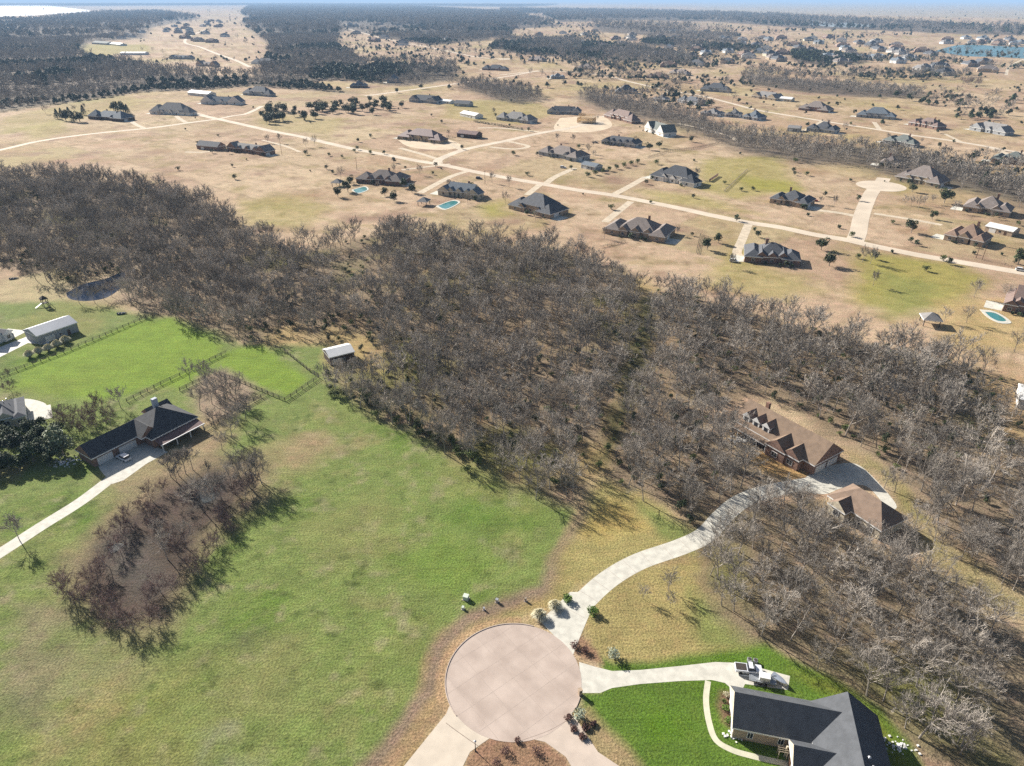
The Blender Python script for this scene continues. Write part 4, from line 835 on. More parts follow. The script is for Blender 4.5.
def lawn_house():
    A = Vector((41.9, 82.6, 0)); az = R(-13)
    r = empty('house', (A.x, A.y, 0), az); tag(r, 'brick house with dark slate roofs and pale gable edges beside the bright watered lawn', 'house'); HOUSE_SPOTS.append((57, 77, 15))
    # local: x along the garage wing, origin at the west end of its ridge
    w = MB(); f = MB(); walls(w, 10, 0, 0, 20, 8.2, 3.1); roof_hip(f, 10, 0, 0, 20, 8.2, 3.1, 4.1, ov=.45, gable=True)
    w.add([(0, -4.1, 3.1), (0, 4.1, 3.1), (0, 0, 7.2)], [(0, 1, 2)])
    walls(w, 19.7, -7.6, 0, 11.8, 22, 3.3); roof_hip(f, 19.7, -7.6, R(90), 22, 11.8, 3.3, 5.0, ov=.45, gable=False, hipR=False, hipL=True)
    w.add([(13.8, 3.4, 3.3), (25.6, 3.4, 3.3), (19.7, 3.4, 8.2)], [(0, 1, 2)])
    walls(w, 13.0, -7.4, 0, 6.5, 5.0, 3.0); roof_hip(f, 14.6, -7.4, 0, 9.6, 5.0, 3.05, 2.7, ov=.4, gable=True); w.add([(9.75, -9.9, 3), (9.75, -4.9, 3), (9.75, -7.4, 5.7)], [(0, 1, 2)])
    walls(w, 13.5, -14.5, 0, 7, 6.4, 3.0); roof_hip(f, 14.8, -14.5, 0, 9.8, 6.4, 3.02, 3.3, ov=.4, gable=True); w.add([(10, -17.7, 3), (10, -11.3, 3), (10, -14.5, 6.3)], [(0, 1, 2)])
    w.build('wall', MW['tan'], r); rf = f.build('roof', [roofm('dark_architectural_shingles', (0.082, 0.088, 0.097)), M_TRIM, MW['cream']], r)
    for x, z in ((3.0, 1.0), (8.4, 1.0)): window(r, x, -4.13, z, 0, .9, 1.4)
    front_door(r, 9.72, -7.4, R(-90)); window(r, 9.97, -14.5, 1, R(-90)); window(r, 9.72, -9.0, 1, R(-90), .8, 1.2)
    for y in (-2.4, 2.2): garage_door(r, -.03, y, R(-90), 3.0, 2.2)
    for x, y in ((21.0, -8.5), (21.3, -10.2)): m = MB(); m.tube((x, y, 7.2), (x, y, 8.4), .16, .16, 8); m.tube((x, y, 8.4), (x, y, 8.6), .3, .1, 8); m.build('roof_vent', M_FLASH, rf)
    m = MB(); [m.box(9.0, 9.3, -9.8 + k * 3.9, -9.5 + k * 3.9, 0, 3.0) for k in range(2)]; m.build('porch_post', MW['cream'], r)
lawn_house()
def left_house():
    az = R(57); c = Vector((-111.4, 182.9, 0))
    r = empty('house', (c.x, c.y, 0), az); tag(r, 'dark roofed brick house with two white garage doors next to the brushy dry pond', 'house'); HOUSE_SPOTS.append((c.x - 4, c.y - 3, 17))
    w = MB(); f = MB(); walls(w, 0, 0, 0, 15, 14.6, 3.2); roof_hip(f, 0, 0, 0, 15, 14.6, 3.2, 5.0)
    # garage wing, local origin offset to the front left; ridge parallel to the house axis
    gx, gy = (-14.8, 2.6); walls(w, gx, gy, 0, 16, 8, 3.0); roof_hip(f, gx, gy, 0, 16, 8, 3.0, 3.2, gable=True); w.add([(gx - 8, gy - 4, 3), (gx - 8, gy + 4, 3), (gx - 8, gy, 6.2)], [(0, 1, 2)])
    roof_hip(f, -6.4, -1.0, R(90), 6.5, 5.2, 3.3, 3.0, gable=True)
    roof_hip(f, 3.8, 7.8, 0, 7, 4.4, 3.1, 1.9, gable=True); walls(w, 3.8, 8.0, 0, 6.6, 3.6, 3.0)
    w.build('wall', MW['brick'], r); rf = f.build('roof', [roofm('near_black_shingles', (0.07, 0.072, 0.076)), M_TRIM, MW['brick']], r)
    q = MB(); q.add([(-7.4, -7.9, 3.1), (7.4, -7.9, 3.1), (7.4, -11.2, 2.45), (-7.4, -11.2, 2.45), (-7.4, -7.9, 2.95), (7.4, -7.9, 2.95), (7.4, -11.2, 2.3), (-7.4, -11.2, 2.3)], [(0, 3, 2, 1), (4, 5, 6, 7), (0, 1, 5, 4), (1, 2, 6, 5), (2, 3, 7, 6), (3, 0, 4, 7)])
    q.build('porch_roof', mat('maroon_metal', (0.13, 0.075, 0.07), .6, .1, 1), r)
    q = MB(); q.box(-7.5, 7.5, -11.5, -11.25, 2.3, 2.55); q.build('gutter', M_TRIM, r)
    for x in (-7, -2.3, 2.3, 7): m = MB(); m.box(x - .12, x + .12, -11.2, -10.96, 0, 2.3); m.build('porch_post', M_TRIM, r)
    garage_door(r, gx - 4.6, gy - 4.03, 0, 4.6, 2.4); garage_door(r, gx + 2.4, gy - 4.03, 0, 5.4, 2.4)
    for x in (-4, 0, 4.5): window(r, x, -7.33, .9, 0)
    m = MB(); m.box(-.8, .8, -.6, .6, 4.5, 9.3); m.build('chimney', mat('painted_chimney', (0.42, 0.45, 0.50), .8, .1, 2), rf, (2.0, 4.5, 0))
left_house()
house('barn', (0, 0), (1, 1), 10.5, 'metal', 'grey', 'pale grey metal barn with a row of five pampas clumps in front', 'barn', 3.6, .36, 91, False, 'R', 'barn', 0, world=(Vector((-188.0, 244.5, 0)), Vector((-179.5, 257.5, 0))))
house('house', (0, 0), (1, 1), 10, 'slate', 'white', 'dark roofed building at the left picture edge beside the white concrete lane', 'gable', 3.2, .6, 92, False, 'R', 'house', 0, world=(P(-14, 352), P(14, 338)))
house('house', (0, 0), (1, 1), 14, 'slate', 'cream', 'dark hipped roof house with curved pale patio above the evergreens at left', 'hip', 3.2, .55, 93, False, 'R', 'house', 0, world=(P(-18, 436), P(28, 424)))
house('shed', (0, 0), (1, 1), 8, 'white', 'dark', 'weathered shed with white metal roof at the wood edge above the green field', 'barn', 3.3, .35, 94, False, 'R', 'shed', 0, world=(P(331, 366), P(355, 360)))
house('house', (0, 0), (1, 1), 12, 'white', 'white', 'pale metal roofed building cut by the right picture edge among the bare trees', 'barn', 3.3, .4, 95, False, 'R', 'house', 0, world=(P(1016, 408), P(1050, 416)))
sheet('patio', [(0,404),(14,400),(30,399),(46,404),(44,412),(36,416),(20,410),(0,412)], M_CONC2, .02)
# ---- wooden frame of a house being built
def house_frame():
    A = P(577, 123); B = P(592, 124); d = B - A; az = math.atan2(d.y, d.x); c = (A + B) / 2
    m = MB(); L = d.length; D = 14; mt = mat('new_lumber', (0.55, 0.38, 0.18), .8, .15, 1)
    r = empty('unfinished_house', (c.x, c.y, 0), az); tag(r, 'yellow lumber frame of a house under construction by the turning circle', 'building frame')
    n = int(L / .9)
    for s in (0, D / 2, D):
        for k in range(n + 1): m.box(k * L / n - L / 2 - .1, k * L / n - L / 2 + .1, s - .1, s + .1, 0, 5.6)
        for z in (0.05, 2.8, 5.6): m.box(-L / 2, L / 2, s - .12, s + .12, z - .05, z + .12)
    for k in range(15):
        for s in (-1, 1): m.box(s * L / 2 - .1, s * L / 2 + .1, k * 1.0, k * 1.0 + .18, 0, 5.6)
    m.build('wall_frame', mt, r); m = MB()
    for k in range(n + 1):
        x = k * L / n - L / 2; m.tube((x, -.4, 5.6), (x, D / 2, 9.4), .12, .12, 4); m.tube((x, D + .4, 5.6), (x, D / 2, 9.4), .12, .12, 4)
    m.box(-L / 2, L / 2, .2, D * .8, 2.85, 2.95); m.build('rafters', mt, r)
house_frame()
# ---- distant houses: six kinds, copied
def far_kind(k):
    L = [24, 28, 22, 26, 30, 24][k]; D = 15; rf = ['slate', 'taupe', 'blue', 'grey', 'brown', 'black'][k]; wl = ['tan', 'stone', 'white', 'white', 'brick', 'cream'][k]
    w = MB(); f = MB(); walls(w, 0, 0, 0, L * .7, D * .8, 4.2); roof_hip(f, 0, 0, 0, L * .7, D * .8, 4.2, 4)
    for s in (-1, 1): walls(w, s * L * .32, -2 * s * (k % 2), 0, L * .3, D, 3.2); roof_hip(f, s * L * .32, -2 * s * (k % 2), R(90), D, L * .3, 3.2, 3.4, gable=k % 2 == 0)
    return w.mesh('far_wall', MW[wl]), f.mesh('far_roof', [MR[rf], M_TRIM, MW[wl]])
FK = [far_kind(k) for k in range(6)]
FARZ = [([(560,28),(620,24),(690,28),(740,34),(770,50),(740,66),(690,70),(640,66),(560,52)], 42, 1.2, 'tiny distant house in the far subdivision above the creek trees', 'distant houses above the creek trees'),
        ([(745,38),(830,38),(900,44),(935,55),(1010,62),(1020,74),(940,76),(880,66),(800,66),(745,64)], 48, 1.3, 'tiny distant house between the far lake and the evergreen belt', 'distant houses near the far lake'),
        ([(940,38),(1024,40),(1024,46),(940,45)], 14, 1.3, 'tiny distant house on the far shore of the lake', 'distant houses on the far lake shore'),
        ([(330,18),(430,16),(520,22),(560,34),(540,38),(470,36),(430,46),(400,48),(340,34)], 58, 1.3, 'tiny distant house among the woods at upper centre', 'distant houses among the upper woods'),
        ([(150,24),(230,20),(245,34),(215,44),(160,36)], 26, 1.3, 'tiny distant house in the far left clearing', 'distant houses in the far left clearing'),
        ([(100,30),(150,32),(150,40),(100,38)], 7, 1.2, 'tiny distant house buried in the far left wood', 'distant houses in the far left wood'),
        ([(470,10),(760,12),(760,20),(470,18)], 22, 1.8, 'tiny distant house just under the skyline', 'distant houses under the skyline')]
frs = random.Random(5)
def far_houses():
    for poly, n, s, lab, gr in FARZ:
        w = np.array(poly, float); x0, y0 = w.min(0); x1, y1 = w.max(0); k = 0; tries = 0
        while k < n and tries < 3000:
            tries += 1; px, py = frs.uniform(x0, x1), frs.uniform(y0, y1)
            if sdist(np.array([px]), np.array([py]), poly)[0] < 0: continue
            p = P(px, py)
            if any((p.x - q[0]) ** 2 + (p.y - q[1]) ** 2 < (q[2] + 22) ** 2 for q in HOUSE_SPOTS): continue
            r = empty('house', (p.x, p.y, 0), frs.uniform(-.5, .5)); r.scale = (s, s, s * 1.15); tag(r, lab, 'house', gr); a, b = FK[frs.randrange(6)]
            link('wall', a, r); link('roof', b, r); HOUSE_SPOTS.append((p.x, p.y, 20 * s)); k += 1
far_houses()
plant_woods()
# ---------------------------------------------------------------- yard trees and shrubs
def T(proto, px, py, s, label, name='bare_tree', cat='tree', group=None):
    p = P(px, py); return place_tree(proto, p.x, p.y, s, random.random() * 6.28, name, label, cat, group)
# brushy dry pond
er0 = random.Random(31)
for x, y, s in [(72,596,.95),(80,606,.8),(62,588,.8),(118,625,.8),(135,632,.8),(150,628,.75),(100,612,.7),(160,618,.6)]:
    T(random.choice(['p0','p1','p2']), x, y, s, 'leafless purple brown tree on the lower rim of the dry pond', group='trees on the lower rim of the dry pond')
for x, y, s in [(120,532,.8),(106,540,.6),(128,522,.7),(152,500,.75),(163,492,.6),(145,510,.6)]:
    T(random.choice(['p0','p1','p2']), x, y, s, 'leafless dark tree on the upper left rim of the dry pond', group='trees on the upper left rim of the dry pond')
for x, y, s in [(171,477,.95),(179,476,1.0),(186,474,1.05),(193,470,1.0),(177,482,.7),(210,476,.6)]:
    T(random.choice(['b1','b3','f1']), x, y, s * .95, 'tall bare tree between the dry pond and the porch of the dark roofed house', group='trees between dry pond and porch')
for x, y, s in [(250,488,1.2),(240,478,1.1),(232,492,1.0),(256,478,1.2),(222,500,.9),(245,498,1.1),(204,512,1.1),(214,508,.9),(262,484,1.1),(254,494,1.0)]:
    T(random.choice(['b1','b3','b5','p1']), x, y, s * .9, 'bare tree casting a long shadow on the right rim of the dry pond', group='trees on the right rim of the dry pond')
for x, y, s in [(178,556,1.05),(168,560,1.0),(186,548,.9),(172,540,.6),(160,535,.6)]:
    T(random.choice(['b3','p0','p2']), x, y, s, 'bare tree in the middle of the dry pond hollow', group='trees in the dry pond hollow')
for k in range(34):
    a = er0.random() * 6.28; q_ = er0.uniform(.7, 1.05); x, y = 165 + q_ * (75 * math.cos(a) + 22 * math.sin(a)), 555 + q_ * (-52 * math.cos(a) + 34 * math.sin(a))
    T(er0.choice(['p0','p1','p2']), x, y, er0.uniform(.5, .8), 'low purple brown thicket tree around the dry pond hollow', 'thicket_tree', group='thicket around the dry pond')
for x, y, s in [(222,388,.7),(200,410,.75),(212,404,.85),(226,412,.8),(246,408,.55),(190,380,.8),(206,378,.8),(238,425,.7),(232,438,.8),(222,450,.7),(216,428,.7),(228,398,.9),(238,402,.9),(216,396,.85),(246,420,.8),(208,390,.8),(240,388,.7)]:
    T(random.choice(['b1','b3','b5']), x, y, s * 1.05, 'bare tree in the fenced dirt pen right of the dark roofed house', group='bare trees in the fenced dirt pen')
T('f0', 121, 408, 1.0, 'feathery bare tree behind the garage wing on the bright pasture')
T('p0', 12, 392, .75, 'small purple bare tree on the pasture at the left edge')
T('f1', 20, 541, .95, 'thin bare tree standing beside the long driveway at left')
T('p1', 8, 378, .01 + .5, 'little bare bush tree at the pasture fence corner')
for x, y, s in [(668,590,.72),(643,599,.5),(670,607,.5)]: T('f0', x, y, s, {668: 'bare young tree nearest the wood on the dry lawn', 643: 'bare young tree at left on the dry lawn above the driveways', 670: 'lowest bare young tree on the dry lawn'}[x])
T('b2', 905, 728, .7, 'pale branched tree at the lawn edge behind the slate roofed house'); T('b0', 958, 742, .75, 'pale spreading tree beyond the lawn at lower right')
T('f1', 873, 286, .9, 'lone bare tree on the yellow green slope above the wood'); T('f1', 974, 297, 1.0, 'bare tree left of the red brick house at the right edge'); T('f0', 944, 322, .8, 'small round bare tree beside the dark shed in the yellow meadow')
T('b1', 966, 323, .8, 'forked bare tree left of the kidney shaped pool'); T('b5', 1005, 300, .7, 'spreading bare tree behind the red brick house at the right edge'); T('b4', 1014, 352, .85, 'dark bare tree in the clearing at the right edge')
T('b3', 862, 262, .95, 'bushy bare tree below the road junction'); T('b1', 870, 264, .9, 'second bushy bare tree right below the road junction')
for x, y, l in [(557,142,'bare tree left behind the taupe roofed house'),(573,143,'bare tree behind the right end of the taupe roofed house'),(494,115,'round bare tree behind the grey cottage'),(341,180,'bare tree left of the pool with evergreens'),(420,175,'bare round tree beside the pool driveway'),
    (444,238,'tall bare tree rising from the wood below the pavilion'),(278,111,'small bare tree at the far wood edge'),(160,118,'bare tree in front of the pale grey roofed house'),(46,114,'bare tree in the left field near the evergreens'),(75,112,'bare tree behind the evergreens in the left field'),(85,110,'second bare tree behind the evergreens in the left field'),
    (306,147,'bare street tree on the dry lawn left of the road'),(315,146,'bare street tree nearest the road on the dry lawn'),(268,143,'bare tree behind the long grey roofed house'),(280,143,'bare tree right behind the long grey roofed house'),(492,183,'small bare tree by the road below the junction'),(509,187,'bare sapling near the driveway junction'),
    (797,157,'lone bare tree at the lower edge of the tree strip'),(918,210,'row end bare tree above the oak at right')]:
    T(random.choice(['f0','f1','b1']), x, y, .95, l)
for x, y in [(905,205),(911,206),(924,205),(932,204)]: T('f0', x, y, .8, 'one of a short row of pinkish bare trees by the short side street', group='row of pinkish bare trees')
# evergreens near the left house
for x, y, s, l in [(0,455,1.35,'huge dark evergreen at the left picture edge'),(22,452,1.45,'big dark evergreen left of the grey green one'),(34,461,1.3,'dark evergreen at the front between the two big ones'),(48,456,1.1,'dark evergreen touching the grey green one'),(-4,430,1.2,'dark evergreen behind, at the left edge beside the hipped roof'),(45,440,1.0,'dark evergreen behind the grey green one'),(30,432,.9,'dark evergreen under the curved patio'),(-14,440,1.2,'dark evergreen partly out of view at left'),(10,468,1.1,'front dark evergreen above the shaded lawn')]:
    T(random.choice(['g0','g1']), x, y, s * .72, l, 'evergreen_tree')
for x, y in [(12,440),(36,446),(56,446),(50,466),(20,470),(-6,474),(60,436),(40,430)]: T(random.choice(['g0','g1','e0']), x, y, er0.uniform(.65, .9), 'dark evergreen within the clump beside the hipped roof at the left edge', 'evergreen_tree', group='evergreen clump at the left edge')
for x, y in [(95,303),(104,300),(112,297),(122,294),(80,304),(88,282),(100,277)]: T(random.choice(['b1','b3']), x, y, .85, 'bare tree on the bank of the dark pond', group='bare trees round the dark pond')
TP['gg'] = leafy_mesh(590, 8.0, 3.6, 1300, .36, mat('grey_green_leaves', (0.16, 0.19, 0.11), .7, .3, .5), .6)
T('gg', 63, 454, 1.35, 'grey green evergreen left of the white garage doors', 'evergreen_tree')
for x, y, s in [(86,432,.8),(66,428,.8),(104,412,.75),(92,408,.7),(56,424,.7),(110,424,.7),(70,420,.7),(80,424,.75),(90,418,.7),(100,420,.65),(95,428,.6),(76,432,.6),(60,416,.6)]: T(random.choice(['p0','p1']), x, y, s * 1.1, 'tangled leafless thicket tree behind the garage wing', group='thicket behind the garage wing')
# round evergreens of the subdivision
for x, y, s, l in [(821,250,.9,'round evergreen above another below the road'),(829,266,.95,'lower of two round evergreens below the road'),(911,233,1.0,'spreading oak on the dry lawn left of the tan brick house'),(932,219,.7,'small dark oak by the driveway left of the tan brick house'),(944,203,1.3,'large green oak left of the wide hipped house'),(912,192,.8,'dark oak in front of the stone manor'),
    (1018,264,1.05,'spreading oak at the right edge by the road'),(718,243,.75,'small round tree below the long road'),(707,250,.85,'dark round tree left of the slate roofed brick house'),(649,150,.85,'round tree right of the low grey house'),(659,148,.8,'second round tree right of the low grey house'),(691,142,.75,'lone round tree in the field below the creek trees'),
    (983,186,1.1,'dark pine shaped evergreen in the right hand wood'),(358,142,.5,'small evergreen by the road bend'),(394,163,.6,'evergreen beside the main road'),(394,201,.85,'evergreen at right of the small pool'),(348,192,1.0,'evergreen left of the small pool'),(338,197,.9,'outer evergreen left of the small pool'),(351,184,.8,'evergreen touching the purple grey house'),(412,193,.85,'evergreen below the purple grey house'),(404,188,.9,'evergreen at the right end of the purple grey house'),(385,196,.8,'evergreen on the lawn below the small pool'),
    (397,93,.9,'round dark tree on the grass by the gravel lane'),(421,89,1.0,'dark round tree in front of the grey house by the evergreen row')]:
    T('c0' if 'pine' in l else random.choice(['e0','e1','e2']), x, y, s * 1.3, l, 'evergreen_tree')
er = random.Random(11)
for k in range(62):
    u = er.random(); x = 258 + 126 * u + er.uniform(-6, 6); y = 119 - 11 * u + er.uniform(-7, 6)
    T(random.choice(['e0','e1','e2']), x, y, er.uniform(1.2, 1.8), 'dark green oak in the long row above the main road', 'evergreen_tree', group='oaks in the long row')
for x, y in [(389,108),(402,108),(375,109)]: T('e1', x, y, 1.4, 'single oak at the right end of the long oak row', 'evergreen_tree', group='end of the oak row')
for x, y, s in [(58,119,1.0),(66,121,1.0),(74,122,1.05),(80,122,.95),(62,117,.9),(70,117,1.0),(118,112,1.1),(124,113,1.1),(128,114,1.0),(114,111,.9),(84,115,1)]: T(random.choice(['c0','c1','g0']), x, y, s * 1.5, 'dark evergreen around the lone house in the left field', 'evergreen_tree', group='evergreens around the lone house at left')
for poly, n, lab, gr, sc in [([(0,62),(50,58),(100,62),(180,68),(195,78),(120,82),(40,80),(0,78)], 46, 'dark evergreen in the far left wood', 'evergreens in the far left wood', 1.5), ([(370,45),(400,42),(405,52),(380,55)], 10, 'dark evergreen in the upper centre clearing', 'evergreens in the upper centre clearing', 1.5),
    ([(390,52),(420,50),(425,60),(395,62)], 12, 'dark evergreen beside the sandy strip', 'evergreens beside the sandy strip', 1.5), ([(430,56),(480,60),(490,68),(430,66)], 14, 'dark evergreen left of the long dark house', 'evergreens left of the long dark house', 1.4), ([(500,52),(580,58),(590,70),(515,64)], 16, 'dark evergreen beside the purple roofed house', 'evergreens beside the purple roofed house', 1.4)]:
    k = 0
    while k < n:
        px, py = er.uniform(min(q[0] for q in poly), max(q[0] for q in poly)), er.uniform(min(q[1] for q in poly), max(q[1] for q in poly))
        if sdist(np.array([px]), np.array([py]), poly)[0] > 0: T(random.choice(['q0','q0','c0']), px, py, er.uniform(.8, 1.2) * sc, lab, 'evergreen_tree', group=gr); k += 1
k = 0
while k < 110:
    px, py = er.uniform(590, 1024), er.uniform(66, 175) if er.random() < .5 else er.uniform(50, 110); p = P(px, py)
    if py > 95 + (px - 590) * .18 or not clear_of(p.x, p.y): continue
    T(random.choice(['e0','e1','q0']), px, py, er.uniform(.5, 1.0), 'scattered dark green tree on the dry fields of the upper right', 'evergreen_tree', group='scattered trees of the upper right fields'); k += 1
# shrub row (eight round shrubs)
for k in range(8): T('u0', 588 + k * 7.1, 177 - k * 1.95, 1.45, 'one round dark shrub of the diagonal row beside the taupe roofed house', 'round_shrub', 'shrub', 'diagonal row of round shrubs')
def shrub(name, px, py, h, rad, m, label, shape='round', n=420, leaf=.12, group=None):
    p = P(px, py); o_t, o_c = leafy_mesh(int(px * 3 + py), h, rad, n, leaf, m, .05, shape, name)
    r = empty(name, (p.x, p.y, 0)); tag(r, label, 'shrub', group); link('stems', o_t, r); link('foliage', o_c, r); return r
shrub('round_bush', 567.5, 600.5, 2.1, 1.5, M_HOLLY, 'round green bush on the left of the curved driveway mouth', leaf=.15, n=700)
shrub('round_bush', 592.5, 613.5, 2.1, 1.55, M_HOLLY, 'round green bush on the right of the curved driveway mouth', leaf=.15, n=700)
def grass_clump(name, px, py, h, rad, m, label, group=None, n=420):
    p = P(px, py); b = MB(); rn = random.Random(int(px * 5 + py)); 
    for k in range(n):
        az = rn.random() * 6.28; out = rad * rn.random() ** .6; b0 = Vector((math.cos(az) * rad * .15, math.sin(az) * rad * .15, 0)); z = h * (1 - .45 * (out / rad) ** 2) * rn.uniform(.8, 1.1)
        q = Vector((math.cos(az) * out * .8, math.sin(az) * out * .8, z)); e = Vector((math.cos(az) * out * 1.15, math.sin(az) * out * 1.15, z * .78)); s_ = Vector((-math.sin(az), math.cos(az), 0)) * .05
        b.face([b0 - s_, b0 + s_, q + s_, q - s_]); b.face([q - s_, q + s_, e])
    o = b.build(name, m, loc=(p.x, p.y, 0)); tag(o, label, 'ornamental grass', group); return o
grass_clump('pampas_clump', 555, 608.5, 2.0, 1.8, M_PAMPAS, 'cream pampas clump on the kerb side left of the round bush')
grass_clump('pampas_clump', 539.5, 618, 2.0, 2.0, M_PAMPAS, 'pale pampas clump at the edge of the turning circle')
for i, (x, y) in enumerate([(30,357.5),(39.5,354),(49,351),(57.5,347),(66,342.5)]): grass_clump('pampas_clump', x, y, 3.0, 2.2, M_PAMPAS, 'pampas clump in the row of five before the grey metal barn', 'row of five pampas clumps', 600)
shrub('silver_bush', 614, 658, 2.4, 2.2, M_GREYB, 'silvery green bush at the corner of the watered lawn', leaf=.16)
shrub('silver_bush', 580, 718, 2.1, 1.9, M_GREYB, 'silver grey bush in the mulch below the second driveway', leaf=.16)
for x, y, s, l in [(575,647,1.3,'dark bronze shrub at the kerb between the two driveways'),(585,652,1.2,'dark bronze shrub beside the other, nearer the lawn'),(568,719,1.0,'dark shrub left of the silver grey bush'),(586,728,.9,'bronze shrub just below the silver grey bush'),(574,730,.9,'bronze shrub at the left mulch edge'),(583,737,.9,'lowest bronze shrub of the right mulch bed'),(594,725,.8,'bronze shrub at the lawn side of the mulch bed')]:
    shrub('bronze_shrub', x, y, 1.1 * s, 1.0 * s, M_REDB, l, leaf=.13, n=360)
for x, y, s, l in [(505,752,1.3,'leafless purple shrub at centre of the mulched island'),(518,742,.8,'upright dark shrub at the top of the mulched island'),(536,753,1.2,'dark bronze shrub at the right of the mulched island'),(497,765,1.1,'bronze shrub at the bottom of the mulched island')]:
    shrub('bronze_shrub', x, y, 1.1 * s, 1.1 * s, M_REDB, l, leaf=.11, n=300)
for x, y, s, m, l in [(726,697,1.0,M_PAMPAS,'dry brown shrub at the left gable of the lawn house'),(725,710,1.0,M_HOLLY,'bright green shrub beside the garage gable of the lawn house'),(728,722,1.0,M_HOLLY,'lower bright green shrub near the white boulder bed'),(724,703,.8,M_BRUSH,'small dark shrub between the two bright ones'),(756,735,.9,M_EVER,'dark shrub against the brick wall of the lawn house'),(768,737,1.0,M_EVER,'middle dark shrub against the brick wall of the lawn house'),(778,738,.9,M_EVER,'right dark shrub against the brick wall of the lawn house')]:
    shrub('garden_shrub', x, y, 1.1 * s, .9 * s, m, l, leaf=.12, n=320)
M_ROCK = mat('white_limestone_rock', (0.66, 0.65, 0.62), .9, .12, 1.5)
def rock_pile(px, py, n, spread, label, m=M_ROCK, s0=.2, cat='rocks'):
    p = P(px, py); rn = random.Random(int(px)); b = MB()
    for k in range(n):
        cx, cy = rn.gauss(0, spread), rn.gauss(0, spread * .6); s = s0 * rn.uniform(.6, 1.4)
        v = [Vector((x, y, z)) for x in (-1, 1) for y in (-1, 1) for z in (-1, 1)]; v = [Vector((q.x * s * rn.uniform(.5, 1), q.y * s * rn.uniform(.5, 1), max(-.05, s * .4 + q.z * s * rn.uniform(.3, .5)))) + Vector((cx, cy, 0)) for q in v]
        b.add(v, [(0, 1, 3, 2), (4, 6, 7, 5), (0, 4, 5, 1), (2, 3, 7, 6), (0, 2, 6, 4), (1, 5, 7, 3)])
    o = b.build('rock_bed', m, loc=(p.x, p.y, 0)); tag(o, label, cat, kind='stuff')  # loose white limestone rocks, joined into one mesh
rock_pile(737, 736, 60, .9, 'white rock bed at the corner of the brick garage wing'); rock_pile(785, 741, 50, 1.0, 'white rock bed beside the porch of the lawn house'); rock_pile(899, 745, 50, 1.4, 'white rocks along the shaded back of the lawn house')
rock_pile(740, 440, 40, 2.0, 'white rock bed in front of the dormered house', s0=.3); rock_pile(66, 462, 50, 2.0, 'pale rocks under the grey green evergreen', s0=.25)
# evergreen brush along the lower edge of the big wood
for k in range(26):
    u = k / 25; xs = np.interp(u, [0, .25, .5, .8, 1], [328, 372, 410, 460, 476]); ys = np.interp(u, [0, .25, .5, .8, 1], [392, 408, 428, 458, 472])
    p = P(xs + er.uniform(-6, 8), ys + er.uniform(-9, 4)); place_tree('u0', p.x, p.y, er.uniform(.6, 1.25), er.random() * 6, 'brush_shrub', 'green brush shrub along the lower edge of the big wood', 'shrub', 'brush along the wood edge')
# long hedges
def hedge(a, b, h, w, label, m=M_EVER):
    A = P(*a); B = P(*b); d = B - A; L = d.length; az = math.atan2(d.y, d.x); mb = MB(); rn = random.Random(3)
    for k in range(int(L * 14)):
        p = Vector((rn.uniform(0, L), rn.gauss(0, w * .33), rn.uniform(.1, h))); a_ = Vector((rn.uniform(-1, 1), rn.uniform(-1, 1), rn.uniform(-1, 1))) * .35; b_ = Vector((rn.uniform(-1, 1), rn.uniform(-1, 1), rn.uniform(-1, 1))) * .35
        mb.face([p - a_, p - b_, p + a_, p + b_])
    o = mb.build('hedge', m, loc=(A.x, A.y, 0), rz=az); tag(o, label, 'hedge')
hedge((474,122), (523,130), 2.2, 2, 'long clipped dark hedge in front of the grey cottage'); hedge((796,107), (828,112), 2.4, 3, 'dark hedge screening the brown brick house')
TP['k0'] = leafy_mesh(600, 1.6, 1.1, 90, .3, M_EVER, .1); TP['k1'] = leafy_mesh(601, 3.4, 1.6, 130, .35, M_EVER, .3)
# scattered small shrubs and saplings on the dry lots
k = 0
while k < 110:
    px, py = er.uniform(150, 1024), er.uniform(100, 300); q = P(px, py)
    if py > 172 + (px - 150) * .13 or sdist(np.array([q.x]), np.array([q.y]), PW(WOODS_FAR['w2']))[0] > 0 or not clear_of(q.x, q.y): continue
    place_tree(er.choice(['k0', 'k1', 'k1', 'u0']), q.x, q.y, er.uniform(.8, 1.5), er.random() * 6, 'lot_shrub', 'small lone shrub on the dry grass lots between the houses', 'shrub', 'small shrubs on the dry lots'); k += 1
# yard trees round the nearer houses
for o in hs_objs[:44]:
    if o['category'] != 'house' or math.hypot(*o.location[:2]) > 900: continue
    for k in range(2):
        a = er.random() * 6.28; rr = er.uniform(17, 30); x_, y_ = o.location.x + rr * math.cos(a), o.location.y + rr * math.sin(a)
        place_tree(er.choice(['f0', 'b1', 'f1', 'b3']), x_, y_, er.uniform(.6, 1.0), er.random() * 6, 'bare_tree', 'bare yard tree beside the ' + ' '.join(o['label'].split(',')[0].split()[:10]), 'tree', 'bare yard trees')
for k in range(22):
    u = er.random(); q = P(885 + 135 * u + er.uniform(-14, 14), 495 + 95 * u + er.uniform(-14, 14))
    if clear_of(q.x, q.y): place_tree(er.choice(['b1', 'b3', 'b0']), q.x, q.y, er.uniform(.6, 1.0), er.random() * 6, 'bare_tree', 'bare tree standing in the straw strip behind the detached garage', 'tree', 'bare trees in the straw strip')
